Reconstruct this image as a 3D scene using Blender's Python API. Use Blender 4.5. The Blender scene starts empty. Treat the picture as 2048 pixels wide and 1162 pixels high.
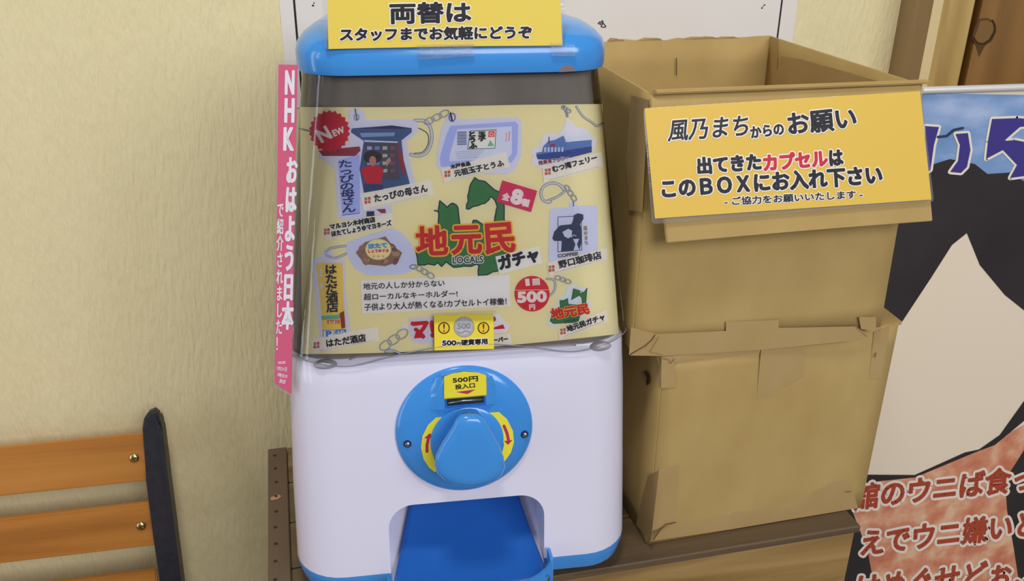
import bpy, bmesh, math, random
from mathutils import Vector, Matrix
from mathutils.bvhtree import BVHTree
from mathutils.geometry import tessellate_polygon

random.seed(4)
SC = bpy.context.scene
COL = SC.collection
R = math.radians

# ------------------------------------------------------------------ camera
F_PX, CX, CY = 1813.6, 1024.0, 581.0
_p, _r, _a = R(24.124), R(0.675), R(11.219)
CAM = Vector((0, 0, .62))
FWD = Vector((math.sin(_a)*math.cos(_p), math.cos(_a)*math.cos(_p), -math.sin(_p)))
_rt = Vector((math.cos(_a), -math.sin(_a), 0)); _up = _rt.cross(FWD)
RT = _rt*math.cos(_r) + _up*math.sin(_r)
UP = _up*math.cos(_r) - _rt*math.sin(_r)
cd = bpy.data.cameras.new('camera'); cam = bpy.data.objects.new('camera', cd); COL.objects.link(cam)
cd.sensor_width = 36; cd.lens = F_PX*36/2048; cd.clip_start = .02
cam.matrix_world = Matrix(((RT.x, UP.x, -FWD.x, CAM.x), (RT.y, UP.y, -FWD.y, CAM.y), (RT.z, UP.z, -FWD.z, CAM.z), (0, 0, 0, 1)))
SC.camera = cam

# ------------------------------------------------------------------ light
SC.view_settings.view_transform = 'Standard'
SC.view_settings.look = 'None'
SC.view_settings.gamma = 1
SC.view_settings.use_curve_mapping = False
SC.view_settings.exposure = -0.27
w = bpy.data.worlds.new('world'); SC.world = w; w.use_nodes = True
w.node_tree.nodes['Background'].inputs[0].default_value = (.86, .88, 1.0, 1)
w.node_tree.nodes['Background'].inputs[1].default_value = .31

def area(name, loc, target, sx, sy, power, col):
    l = bpy.data.lights.new(name, 'AREA'); l.shape = 'RECTANGLE'; l.size = sx; l.size_y = sy
    l.energy = power; l.color = col
    o = bpy.data.objects.new(name, l); COL.objects.link(o); o.location = loc
    o.rotation_euler = (Vector(target)-Vector(loc)).to_track_quat('-Z', 'Y').to_euler()
    return o
for _y in (-.35, .2): area('window_daylight_left', (-2.1, _y, .5), (.1, .8, .4), .2, 1.9, 6, (.82, .88, 1.0))
area('window_daylight_front', (1.15, -2.1, 1.8), (.3, .9, .2), 2.4, 1.2, 74, (.97, .97, 1.0))
area('ceiling_lamp', (-.1, .1, 1.95), (.1, 1.0, .2), .28, .28, 13, (1.0, .95, .84))

# ------------------------------------------------------------------ helpers
def ray(x, y): return FWD + RT*((x-CX)/F_PX) - UP*((y-CY)/F_PX)
def on_plane(x, y, P, n):
    d = ray(x, y); return CAM + d*((P-CAM).dot(n)/d.dot(n))
def at_y(x, y, Y): return on_plane(x, y, Vector((0, Y, 0)), Vector((0, 1, 0)))
def at_z(x, y, Z): return on_plane(x, y, Vector((0, 0, Z)), Vector((0, 0, 1)))

def lin(c): 
    c /= 255; return c/12.92 if c <= .04045 else ((c+.055)/1.055)**2.4
def rgb(c, k=1.0):
    v = [lin(q)*k for q in c]; m = max(v); g = .93/m if m > .93 else 1     # keep the hue when a pale colour would clip
    return (v[0]*g, v[1]*g, v[2]*g, 1)

MATS = {}
def nodes(name):
    m = bpy.data.materials.new(name); m.use_nodes = True
    return m, m.node_tree, m.node_tree.nodes['Principled BSDF']
def plain(name, c, rough=.5, metal=0, spec=.5, k=1.2, coat=0):
    if name in MATS: return MATS[name]
    m, t, b = nodes(name)
    b.inputs['Base Color'].default_value = rgb(c, k)
    b.inputs['Roughness'].default_value = rough; b.inputs['Metallic'].default_value = metal
    b.inputs['Specular IOR Level'].default_value = spec
    b.inputs['Coat Weight'].default_value = coat; b.inputs['Coat Roughness'].default_value = .05
    # faint procedural unevenness of the surface
    n = t.nodes.new('ShaderNodeTexNoise'); n.inputs['Scale'].default_value = 60
    mr = t.nodes.new('ShaderNodeMapRange'); mr.inputs[3].default_value = max(0, rough-.012); mr.inputs[4].default_value = min(1, rough+.012)
    t.links.new(n.outputs[0], mr.inputs[0]); t.links.new(mr.outputs[0], b.inputs['Roughness'])
    MATS[name] = m; return m
def ink(c, k=1.25):
    if k != 1.25 and 'ink_%d_%d_%d' % tuple(c) in MATS and max(c) > 3: return plain('ink_%d_%d_%d_pale' % tuple(c), c, .45, k=k, spec=.3)
    return plain('ink_%d_%d_%d' % tuple(c) + ('_pale' if k != 1.25 and max(c) > 3 else ''), c, .45, k=k, spec=.3)

def noise_mat(name, c1, c2, scale, vec_scale, rough=.6, bump=.0, bscale=None, bvec=None, k=1.2, dist=0, detail=6, c3=None, lo=.3, hi=.7, bdist=.001, spec=.4, coat=0):
    if name in MATS: return MATS[name]
    m, t, b = nodes(name); N = t.nodes.new; L = t.links.new
    tc = N('ShaderNodeTexCoord'); mp = N('ShaderNodeMapping'); mp.inputs['Scale'].default_value = vec_scale
    L(tc.outputs['Object'], mp.inputs[0])
    n = N('ShaderNodeTexNoise'); n.inputs['Scale'].default_value = scale; n.inputs['Detail'].default_value = detail; n.inputs['Distortion'].default_value = dist
    L(mp.outputs[0], n.inputs['Vector'])
    r = N('ShaderNodeValToRGB'); r.color_ramp.elements[0].position = lo; r.color_ramp.elements[1].position = hi
    r.color_ramp.elements[0].color = rgb(c1, k); r.color_ramp.elements[1].color = rgb(c2, k)
    if c3: e = r.color_ramp.elements.new((lo+hi)/2); e.color = rgb(c3, k)
    L(n.outputs[0], r.inputs[0]); L(r.outputs[0], b.inputs['Base Color'])
    b.inputs['Roughness'].default_value = rough; b.inputs['Specular IOR Level'].default_value = spec
    b.inputs['Coat Weight'].default_value = coat; b.inputs['Coat Roughness'].default_value = .12
    if bump:
        mp2 = N('ShaderNodeMapping'); mp2.inputs['Scale'].default_value = bvec or vec_scale
        L(tc.outputs['Object'], mp2.inputs[0])
        n2 = N('ShaderNodeTexNoise'); n2.inputs['Scale'].default_value = bscale or scale; n2.inputs['Detail'].default_value = 5
        L(mp2.outputs[0], n2.inputs['Vector'])
        bp = N('ShaderNodeBump'); bp.inputs['Strength'].default_value = bump; bp.inputs['Distance'].default_value = bdist
        L(n2.outputs[0], bp.inputs['Height']); L(bp.outputs[0], b.inputs['Normal'])
    MATS[name] = m; return m

def clear_mat(name, tint=(1, 1, 1), rough=.03, ior=1.45, haze=0.0):
    if name in MATS: return MATS[name]
    m, t, b = nodes(name); N = t.nodes.new; L = t.links.new
    t.nodes.remove(b); out = t.nodes['Material Output']
    tr = N('ShaderNodeBsdfTransparent'); tr.inputs[0].default_value = (*tint, 1)
    gl = N('ShaderNodeBsdfGlossy'); gl.inputs['Roughness'].default_value = rough
    fr = N('ShaderNodeFresnel'); fr.inputs[0].default_value = ior
    mx = N('ShaderNodeMixShader')
    base = tr
    if haze:
        df = N('ShaderNodeBsdfDiffuse'); df.inputs[0].default_value = (.8, .8, .8, 1)
        m2 = N('ShaderNodeMixShader'); m2.inputs[0].default_value = haze
        L(tr.outputs[0], m2.inputs[1]); L(df.outputs[0], m2.inputs[2]); base = m2
    nz = N('ShaderNodeTexNoise'); nz.inputs['Scale'].default_value = 14
    bp = N('ShaderNodeBump'); bp.inputs['Strength'].default_value = .12; bp.inputs['Distance'].default_value = .002
    L(nz.outputs[0], bp.inputs['Height']); L(bp.outputs[0], gl.inputs['Normal'])
    L(fr.outputs[0], mx.inputs[0]); L(base.outputs[0], mx.inputs[1]); L(gl.outputs[0], mx.inputs[2]); L(mx.outputs[0], out.inputs[0])
    MATS[name] = m; return m

def mesh_obj(name, verts, faces, mats, parent=None, smooth=False, midx=None, sharp=None):
    me = bpy.data.meshes.new(name); me.from_pydata([tuple(v) for v in verts], [], faces)
    for m in (mats if isinstance(mats, (list, tuple)) else [mats]): me.materials.append(m)
    if midx: me.polygons.foreach_set('material_index', midx)
    if smooth:
        me.polygons.foreach_set('use_smooth', [True]*len(me.polygons))
        if sharp: me.set_sharp_from_angle(angle=R(sharp))
    me.update()
    o = bpy.data.objects.new(name, me); COL.objects.link(o)
    if parent: o.parent = parent
    return o
def bm_obj(name, bm, mats, parent=None, smooth=False, sharp=None, recalc=True):
    if recalc: bmesh.ops.recalc_face_normals(bm, faces=bm.faces)
    me = bpy.data.meshes.new(name); bm.to_mesh(me); bm.free()
    for m in (mats if isinstance(mats, (list, tuple)) else [mats]): me.materials.append(m)
    if smooth:
        me.polygons.foreach_set('use_smooth', [True]*len(me.polygons))
        if sharp: me.set_sharp_from_angle(angle=R(sharp))
    o = bpy.data.objects.new(name, me); COL.objects.link(o)
    if parent: o.parent = parent
    return o
def tag(o, label, cat=None, group=None, kind=None):
    if label: o['label'] = label
    if cat: o['category'] = cat
    if group: o['group'] = group
    if kind: o['kind'] = kind
    return o
def empty(name, loc=(0, 0, 0), rz=0):
    o = bpy.data.objects.new(name, None); COL.objects.link(o); o.location = loc; o.rotation_euler = (0, 0, rz); o.empty_display_size = .03
    return o
def box_bm(x0, x1, y0, y1, z0, z1, bev=0, seg=2):
    bm = bmesh.new(); bmesh.ops.create_cube(bm, size=1)
    for v in bm.verts: v.co = Vector((x0+(v.co.x+.5)*(x1-x0), y0+(v.co.y+.5)*(y1-y0), z0+(v.co.z+.5)*(z1-z0)))
    if bev: bmesh.ops.bevel(bm, geom=bm.edges[:], offset=bev, segments=seg, affect='EDGES', profile=.6)
    return bm
def slab(pts, n, th):
    """a flat polygon given thickness th along -n: a closed solid"""
    k = len(pts); n = Vector(n).normalized()
    vs = [Vector(p) for p in pts]+[Vector(p)-n*th for p in pts]
    fs = [list(range(k)), list(range(2*k-1, k-1, -1))]+[[i, (i+1) % k, k+(i+1) % k, k+i] for i in range(k)]
    return vs, fs
def slab_obj(name, pts, n, th, mat, parent=None, bev=0):
    vs, fs = slab(pts, n, th); bm = bmesh.new(); q = [bm.verts.new(v) for v in vs]
    for f in fs: bm.faces.new([q[i] for i in f])
    if bev: bmesh.ops.bevel(bm, geom=bm.edges[:], offset=bev, segments=2, affect='EDGES')
    return bm_obj(name, bm, mat, parent)
def tube_bm(pts, rad, seg=10, bm=None):
    bm = bm or bmesh.new(); pts = [Vector(p) for p in pts]; rings = []
    for i, p in enumerate(pts):
        d = (pts[min(i+1, len(pts)-1)]-pts[max(i-1, 0)]).normalized()
        a = d.cross(Vector((0, 0, 1)) if abs(d.z) < .9 else Vector((1, 0, 0))).normalized(); b = d.cross(a)
        r = rad[i] if isinstance(rad, (list, tuple)) else rad
        rings.append([bm.verts.new(p+(a*math.cos(2*math.pi*j/seg)+b*math.sin(2*math.pi*j/seg))*r) for j in range(seg)])
    for i in range(len(rings)-1):
        for j in range(seg): bm.faces.new([rings[i][j], rings[i][(j+1) % seg], rings[i+1][(j+1) % seg], rings[i+1][j]])
    bm.faces.new(rings[0]); bm.faces.new(rings[-1][::-1])
    return bm

# ---- printing: flat shapes laid on a real sheet. Each sheet has its own drawing grid.
class Print:
    def __init__(s, surf, parent, step=.00010):
        s.surf, s.parent, s.step, s.parts, s.cur, s.cell = surf, parent, step, {}, None, 0; s.k = 1.25
    def part(s, name): s.cur = s.parts.setdefault((name, len(s.parts)), {'v': [], 'f': [], 'm': [], 'c': []}); return s
    def put(s, pts, faces, c, layer):
        d = s.cur; c = tuple(c)
        if c not in d['c']: d['c'].append(c)
        k = len(d['v']); mi = d['c'].index(c)
        for p in pts: d['v'].append((p[0], p[1], layer))
        for f in faces: d['f'].append([k+i for i in f]); d['m'].append(mi)
    def poly(s, pts, c, layer=1, outline=None):
        vs = [Vector((p[0], p[1], 0)) for p in pts]
        s.put(pts, [list(t) for t in tessellate_polygon([vs])], c, layer)
        if outline: s.line(list(pts)+[pts[0]], outline[0], outline[1], layer+1)
    def line(s, pts, wd, c, layer=1, joins=True):
        h = wd/2; P = []; Fc = []
        for (x0, y0), (x1, y1) in zip(pts[:-1], pts[1:]):
            dx, dy = x1-x0, y1-y0; l = math.hypot(dx, dy)
            if l < 1e-6: continue
            nx, ny = -dy/l*h, dx/l*h; k = len(P)
            P += [(x0+nx, y0+ny), (x1+nx, y1+ny), (x1-nx, y1-ny), (x0-nx, y0-ny)]; Fc.append([k, k+1, k+2, k+3])
        if joins:
            for (x, y) in pts:
                k = len(P); P += [(x+h*math.cos(a*math.pi/4), y+h*math.sin(a*math.pi/4)) for a in range(8)]; Fc.append(list(range(k, k+8)))
        s.put(P, Fc, c, layer)
    def ell(s, x, y, rx, ry, c, layer=1, rot=0, n=36, a0=0, a1=360, outline=None):
        pts = []
        for i in range(n):
            a = R(a0+(a1-a0)*i/(n if a1-a0 >= 360 else n-1)); u, v = rx*math.cos(a), ry*math.sin(a)
            pts.append((x+u*math.cos(R(rot))-v*math.sin(R(rot)), y+u*math.sin(R(rot))+v*math.cos(R(rot))))
        s.poly(pts, c, layer, outline)
    def ring(s, x, y, rx, ry, wd, c, layer=1, rot=0, a0=0, a1=360, n=30):
        pts = []
        for i in range(n+1):
            a = R(a0+(a1-a0)*i/n); u, v = rx*math.cos(a), ry*math.sin(a)
            pts.append((x+u*math.cos(R(rot))-v*math.sin(R(rot)), y+u*math.sin(R(rot))+v*math.cos(R(rot))))
        s.line(pts, wd, c, layer)
    def text(s, body, p0, p1, h, c, bold=0, out=None, layer=3, up=None, res=3, line=1.0, lean=0):
        """the words fill a box whose lower edge runs p0 -> p1 and whose height is h"""
        cu = bpy.data.curves.new('lettering', 'FONT'); cu.body = body; cu.resolution_u = res; cu.fill_mode = 'FRONT'; cu.space_line = line
        if '\n' in body: cu.align_x = 'CENTER'
        ob = bpy.data.objects.new('lettering', cu); COL.objects.link(ob)
        dg = bpy.context.evaluated_depsgraph_get(); me = bpy.data.meshes.new_from_object(ob.evaluated_get(dg))
        V = [(v.co.x, v.co.y) for v in me.vertices]; Fc = [list(p.vertices) for p in me.polygons]
        bpy.data.objects.remove(ob); bpy.data.curves.remove(cu); bpy.data.meshes.remove(me)
        if not V: return
        x0, x1 = min(v[0] for v in V), max(v[0] for v in V); y0, y1 = min(v[1] for v in V), max(v[1] for v in V)
        dx, dy = p1[0]-p0[0], p1[1]-p0[1]; l = math.hypot(dx, dy)
        if up is None: up = (dy/l, -dx/l)
        ux, uy = up[0]*h, up[1]*h
        Q = []
        for (x, y) in V:
            a = (x-x0)/(x1-x0); b = (y-y0)/max(1e-6, y1-y0); a += lean*b*h/l
            Q.append((p0[0]+dx*a+ux*b, p0[1]+dy*a+uy*b))
        s.put([Q[i] for f in Fc for i in f], [list(range(3*j, 3*j+len(f))) for j, f in enumerate(Fc)], c, layer) if all(len(f) == 3 for f in Fc) else s.put(Q, Fc, c, layer)
        cnt = {}
        for f in Fc:
            for i in range(len(f)):
                e = tuple(sorted((f[i], f[(i+1) % len(f)]))); cnt[e] = cnt.get(e, 0)+1
        be = [e for e, k in cnt.items() if k == 1]
        def stroke(wd, col, lay):
            hh = wd; P = []; F2 = []; seen = set()
            for i, j in be:
                (ax, ay), (bx, by) = Q[i], Q[j]; ex, ey = bx-ax, by-ay; L_ = math.hypot(ex, ey)
                if L_ > 1e-6:
                    nx, ny = -ey/L_*hh, ex/L_*hh; k = len(P)
                    P += [(ax+nx, ay+ny), (bx+nx, by+ny), (bx-nx, by-ny), (ax-nx, ay-ny)]; F2.append([k, k+1, k+2, k+3])
                for q in (i, j):
                    if q not in seen and wd > .5:
                        seen.add(q); k = len(P); n = 6 if wd < 1.5 else 8
                        P += [(Q[q][0]+hh*math.cos(a*2*math.pi/n), Q[q][1]+hh*math.sin(a*2*math.pi/n)) for a in range(n)]; F2.append(list(range(k, k+n)))
            s.put(P, F2, col, lay)
        if bold: stroke(bold, c, layer)
        if out: stroke(bold+out[0], out[1], layer-1); s.put(Q, Fc, out[1], layer-1)
    def refine(s, d):
        V, F2, M2 = d['v'], [], []
        st = [(f, m) for f, m in zip(d['f'], d['m'])][::-1]
        while st:
            f, m = st.pop()
            es = [(math.hypot(V[f[i]][0]-V[f[(i+1) % len(f)]][0], V[f[i]][1]-V[f[(i+1) % len(f)]][1]), i) for i in range(len(f))]
            L_, i = max(es)
            if L_ < s.cell: F2.append(f); M2.append(m); continue
            if len(f) > 3: st += [([f[0], f[j+1], f[j]][::-1], m) for j in range(1, len(f)-1)]; continue
            a, b, c = f[i], f[(i+1) % 3], f[(i+2) % 3]; k = len(V)
            V.append(tuple((V[a][q]+V[b][q])/2 for q in range(3)))
            st += [([a, k, c], m), ([k, b, c], m)]
        d['f'], d['m'] = F2, M2
    def build(s, k=None):
        res = []
        for (name, _), d in s.parts.items():
            if not d['v']: continue
            if s.cell: s.refine(d)
            jit = [0]*len(d['v'])
            for i, f in enumerate(d['f']):
                for q in f: jit[q] = (i*7 % 16)*s.step*.04
            vs = [s.surf(x, y, .00012+lay*s.step+jit[q]) for q, (x, y, lay) in enumerate(d['v'])]
            fs = []; ms = []
            for f, m in zip(d['f'], d['m']):
                a, b, c = vs[f[0]], vs[f[1]], vs[f[2]]
                n = (b-a).cross(c-a)
                fs.append(f if n.dot(s.front) > 0 else f[::-1]); ms.append(m)
            mats = [ink(c, s.k) for c in d['c']]
            res.append(mesh_obj(name, vs, fs, mats, s.parent, midx=ms))
        return res
def plane_surf(P, n, inv=None):
    n = Vector(n).normalized()
    if n.dot(CAM-P) < 0: n = -n
    def f(x, y, off=0): return on_plane(x, y, P+n*off, n)
    return f, n
def quad_plane(a, b, c):
    n = (b-a).cross(c-a).normalized()
    return n if n.dot(CAM-a) > 0 else -n

# ------------------------------------------------------------------ materials
M_wall = noise_mat('wall_covering', (212, 201, 158), (217, 206, 164), 14, (1, 1, .3), .85, bump=.7, bscale=210, bvec=(1, 1, .2), bdist=.004, spec=.2, k=1.25)
# ------------------------------------------------------------------ room
WY = 1.1
FLOOR = -.62
WALL_L, POST_X = -2.2, .7241
o = bm_obj('wall_back', box_bm(WALL_L, POST_X, WY, WY+.1, FLOOR, 1.6), M_wall); tag(o, 'cream textured wall behind the machine', kind='structure')
M_floor = noise_mat('floor_vinyl', (120, 110, 96), (136, 126, 110), 8, (1, 1, 1), .6)
o = bm_obj('floor', box_bm(WALL_L, 2.0, -3.0, WY+.1, FLOOR-.05, FLOOR), M_floor); tag(o, 'grey brown floor', kind='structure')

def wood(name, c1, c2, c3, axis='z', sc=26, rough=.6, k=1.2, coat=0, dist=.8):
    v = {'z': (1, 1, .07), 'x': (.07, 1, 1), 'y': (1, .07, 1)}[axis]
    return noise_mat(name, c1, c2, sc, v, rough, bump=.35, bscale=sc*4, bvec=v, bdist=.0008, k=k, dist=dist, c3=c3, lo=.28, hi=.72, coat=coat)
M_post = wood('pale_post_wood', (150, 122, 68), (186, 160, 102), (170, 142, 84), sc=34)
M_board = wood('knotty_board_wood', (108, 76, 34), (146, 110, 60), (130, 94, 46), sc=14)
# post: left face turned to the camera's left, chamfered corner, front face
Y2 = None
lo, hi = .6, 1.1
for _ in range(40):
    mid = (lo+hi)/2
    if at_y(1868, 0, mid).x < POST_X: lo = mid      # nearer planes give smaller x
    else: hi = mid
Y2 = (lo+hi)/2
ch = at_y(1888, 0, Y2-.006).x
xr = at_y(1955, 0, Y2-.006).x
yf = Y2-.006
pts = [(POST_X, WY+.1), (POST_X, Y2), (ch, yf), (xr-.004, yf), (xr, yf+.004), (xr, WY+.1)]
bm = bmesh.new()
lv = [[bm.verts.new((x, y, z)) for x, y in pts] for z in (FLOOR, 1.6)]
for i in range(6): bm.faces.new([lv[0][i], lv[0][(i+1) % 6], lv[1][(i+1) % 6], lv[1][i]])
bm.faces.new(lv[0]); bm.faces.new(lv[1])
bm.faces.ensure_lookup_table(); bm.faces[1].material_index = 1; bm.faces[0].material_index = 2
o = bm_obj('trim_1', bm, [M_post, plain('planed_chamfer', (208, 188, 142), .6), wood('shaded_post_side', (134, 112, 82), (158, 134, 100), (146, 122, 90), sc=34)]); tag(o, 'pale square timber post at the end of the wall', kind='structure')  # left face gets a darker, greyer wood: its shade is painted in
xb = at_y(1966, 0, yf+.02).x
o = bm_obj('trim_2', box_bm(xr, xb+.001, yf+.06, WY+.1, FLOOR, 1.6), plain('gap_wood', (70, 48, 22), .8)); tag(o, 'dark rebate between the timbers', kind='structure')
bo = bm_obj('trim_3', box_bm(xb, xb+.9, yf+.02, WY+.1, FLOOR, 1.6, .003), M_board); tag(bo, 'brown knotty timber board right of the post', kind='structure')
# the knot
kc = at_y(1972, 62, yf+.02)
pr = Print(plane_surf(Vector((0, yf+.02, 0)), (0, -1, 0))[0], bo, .0002); pr.front = Vector((0, -1, 0))
pr.part('knot')
pr.poly([(1948, 60), (1956, 38), (1975, 36), (1990, 44), (1993, 62), (1984, 82), (1970, 92), (1958, 114), (1952, 92), (1944, 76)], (82, 58, 28), 1)
pr.poly([(1954, 62), (1960, 42), (1974, 40), (1985, 46), (1987, 60), (1978, 78), (1966, 86), (1955, 84), (1949, 74)], (118, 88, 46), 2)
pr.line([(1985, 40), (1991, 54), (1989, 66), (1980, 80), (1968, 88), (1956, 87), (1946, 74)], 2.6, (48, 34, 18), 3)
pr.build()

# ------------------------------------------------------------------ wall poster
pl = WY-.0015
def wy(x, y): return at_y(x, y, pl)
pL, pR = at_y(558, 0, pl).x, at_y(1596, 0, pl).x
ptop, pbot = .78, at_y(600, 215, pl).z
wp = slab_obj('wall_poster', [(pL, pl, pbot), (pR, pl, pbot), (pR, pl, ptop), (pL, pl, ptop)], (0, -1, 0), .0012, plain('poster_paper', (214, 210, 204), .5, k=1.22))
tag(wp, 'white poster with a thin black frame line on the cream wall', 'poster')
pr = Print(plane_surf(Vector((0, pl, 0)), (0, -1, 0))[0], wp, .0002); pr.front = Vector((0, -1, 0))
sf = pr.surf
def vline(px, wpx):
    a = sf(px, 0, 0).x; h = wpx/2/F_PX*1.15
    return mesh_obj('frame_line', [(a-h, pl-.0005, pbot), (a+h, pl-.0005, pbot), (a+h, pl-.0005, ptop-.02), (a-h, pl-.0005, ptop-.02)], [(0, 1, 2, 3)], ink((28, 26, 28)), wp)
vline(588, 3.6); vline(1564, 3.2)
pr.part('pen_mark')
K = (24, 22, 26)
for x, y, r in ((626, 11, 2.4), (628, 6, 1.6), (1170, 53, 2.4), (1171, 46, 1.6), (1524, 16, 1.8), (1529, 10, 1.8), (1526, 13, 1.2)): pr.part('pen_mark'); pr.ell(x, y, r, r*.8, K, 1, n=10)
pr.part('pen_mark'); pr.line([(1196, 47), (1200, 43), (1202, 49), (1197, 47)], 1.6, K)
pr.part('pen_mark'); pr.line([(1205, 41), (1207, 47), (1212, 53), (1208, 55), (1202, 53), (1205, 48), (1203, 43), (1205, 41)], 1.8, K)
pr.build()

# ------------------------------------------------------------------ wooden crate
M_crate = wood('weathered_crate_wood', (66, 54, 40), (128, 104, 76), (98, 80, 56), 'x', sc=15, dist=2)
M_crate_f = wood('crate_front_wood', (112, 84, 44), (168, 138, 88), (142, 112, 64), 'x', sc=18, dist=1.5)
M_crate_end = wood('crate_end_wood', (88, 70, 56), (112, 92, 74), (100, 82, 64), 'y', sc=22)
cr = empty('wooden_crate', (.17, .8, FLOOR))
tag(cr, 'weathered wooden crate standing under the capsule machine and cardboard boxes', 'crate')
Rf = at_z(1724, 1053, 0); Lf = at_z(1336, 1117, 0)
cdir = (Rf-Lf).normalized(); cn = Vector((-cdir.y, cdir.x, 0))
Lb = at_z(538, 898, 0)
Lfront = Rf + cdir*((at_z(536, 1162, 0)-Rf).dot(cdir))
CW = (Rf-Lfront).length; depth = (Lb-Rf).dot(cn); 
off = Vector((.17, .8, FLOOR))
def cp(u, v, z): return Rf - cdir*u + cn*v + Vector((0, 0, z)) - off
def plank(name, u0, u1, v0, v1, z0, z1, mat, bev=.0012):
    bm = box_bm(0, 1, 0, 1, 0, 1)
    for q in bm.verts: q.co = cp(u0+(u1-u0)*q.co.x, v0+(v1-v0)*q.co.y, z0+(z1-z0)*q.co.z)
    bmesh.ops.recalc_face_normals(bm, faces=bm.faces); bmesh.ops.bevel(bm, geom=bm.edges[:], offset=bev, segments=1, affect='EDGES')
    return bm_obj(name, bm, mat, cr)
nb = 4; bw = depth/nb
for i in range(nb): plank('top_plank', .0, CW-.0225, i*bw+.0012, (i+1)*bw-.0012, -.009, -.0006*random.random(), M_crate)
plank('end_plank', CW-.022, CW, 0, depth, -.012, .0005, M_crate_end)
zz = -.0105; hts = [.105, .105, .105, .105, .105]
for i, h in enumerate(hts):
    plank('front_plank', .004, CW-.004, .004, .018, zz-h+.003, zz, M_crate_f); 
    for side, (u0, u1) in enumerate(((.004, .018), (CW-.018, CW-.004))):
        plank('side_plank', u0, u1, .0185, depth-.002, zz-h+.003, zz, M_crate_f)
    plank('back_plank', .02, CW-.02, depth-.016, depth-.003, zz-h+.003, zz, M_crate_f)
    zz -= h
for u in (.019, CW-.046):
    for v in (.019, depth-.045): plank('corner_post', u, u+.026, v, v+.026, FLOOR, -.0105, M_crate_f)
M_nail = plain('rusty_nail', (66, 56, 50), .5, metal=.7)
for i in range(9):
    p = Lb.lerp(at_z(536, 1162, 0), (i+.6)/8.6)
    c = Vector((p.x+.0075+random.uniform(-.001, .001), p.y, .0006))-off
    bm = bmesh.new(); bmesh.ops.create_cone(bm, segments=10, radius1=.0022, radius2=.0016, depth=.0014, cap_ends=True, matrix=Matrix.Translation(c))
    bm_obj('nail', bm, M_nail, cr)
# splinter scar of fresh wood
a = [at_z(x, y, .0008)-off for x, y in ((541, 995), (556, 989), (563, 992), (556, 998), (542, 1001))]
mesh_obj('splinter_scar', a, [(0, 1, 2, 3, 4)], plain('fresh_wood', (172, 130, 96), .7), cr)

# ------------------------------------------------------------------ bench at the left
M_slat = wood('varnished_slat_wood', (140, 88, 38), (190, 134, 66), (174, 116, 52), 'x', sc=26, rough=.35, coat=.25, dist=.5)
M_blackmetal = noise_mat('black_painted_iron', (36, 38, 44), (44, 46, 54), 90, (1, 1, 1), .45, bump=.15, bscale=200)
BY = 1.045
p0 = at_y(292, 915, BY)                 # where the slat meets the post
lean = R(9)                               # back leans toward the wall
zbase = p0.z
bn = Vector((math.sin(R(-3))*math.cos(lean)*0, -math.cos(lean), math.sin(lean))).normalized()
# horizontal run of the bench chosen so the slat edges recede as in the photograph
bdir = None
best = 1e9
for k in range(-300, 301):
    a = R(k*.1); dcand = Vector((math.cos(a), math.sin(a), 0))
    q0 = p0; q1 = p0 - dcand*.3
    def pj(P):
        d = P-CAM; z = d.dot(FWD); return CX+F_PX*d.dot(RT)/z, CY-F_PX*d.dot(UP)/z
    a0, a1 = pj(q0), pj(q1); sl = (a1[1]-a0[1])/(a1[0]-a0[0])
    if abs(sl+.101) < best: best = abs(sl+.101); bdir = dcand
bnrm = Vector((bdir.y, -bdir.x, 0))*math.cos(lean)+Vector((0, 0, math.sin(lean)))
bnrm.normalize(); bup = bdir.cross(bnrm)*-1
if bup.z < 0: bup = -bup
bench = empty('bench', (p0.x-.45, p0.y-.1, FLOOR), math.atan2(bdir.y, bdir.x))
tag(bench, 'wooden slat bench back with a black iron end post against the wall', 'bench')
binv = (Matrix.Translation(bench.location) @ Matrix.Rotation(math.atan2(bdir.y, bdir.x), 4, 'Z')).inverted()
def bpix(x, y, off=0): return on_plane(x, y, p0+bnrm*off, bnrm)
def slat(y_top_r, y_bot_r):
    a = bpix(294, y_top_r); b = bpix(298, y_bot_r)
    Lh = 1.05; n = 2
    q = [b-bdir*Lh, b+bdir*.012, a+bdir*.012, a-bdir*Lh]
    s = slab_obj('slat', [binv @ v for v in q], binv.to_3x3() @ bnrm, .010, M_slat, bench, bev=.0022)
    return s
slats = [slat(868, 962), slat(1007, 1093), slat(1144, 1232)]
M_brass = plain('brass_screw', (196, 178, 122), .25, metal=1)
for s_, (x, y) in zip(slats, ((268, 916), (282, 1052))):
    c = binv @ bpix(x, y, .001); q = (binv.to_3x3() @ bnrm).to_track_quat('Z', 'Y').to_matrix().to_4x4()
    bm = bmesh.new(); bmesh.ops.create_uvsphere(bm, u_segments=20, v_segments=10, radius=.0062, matrix=Matrix.Translation(c) @ q @ Matrix.Diagonal((1, 1, .5, 1)))
    sc = bm_obj('screw', bm, M_brass, s_, True)
    for ang in (20, 110):
        bm = box_bm(-.0035, .0035, -.0006, .0006, .0022, .0034)
        bmesh.ops.transform(bm, matrix=Matrix.Translation(c) @ q @ Matrix.Rotation(R(ang), 4, 'Z'), verts=bm.verts)
        bm_obj('screw_slot', bm, plain('slot_dark', (58, 48, 30), .6), s_)
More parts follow.
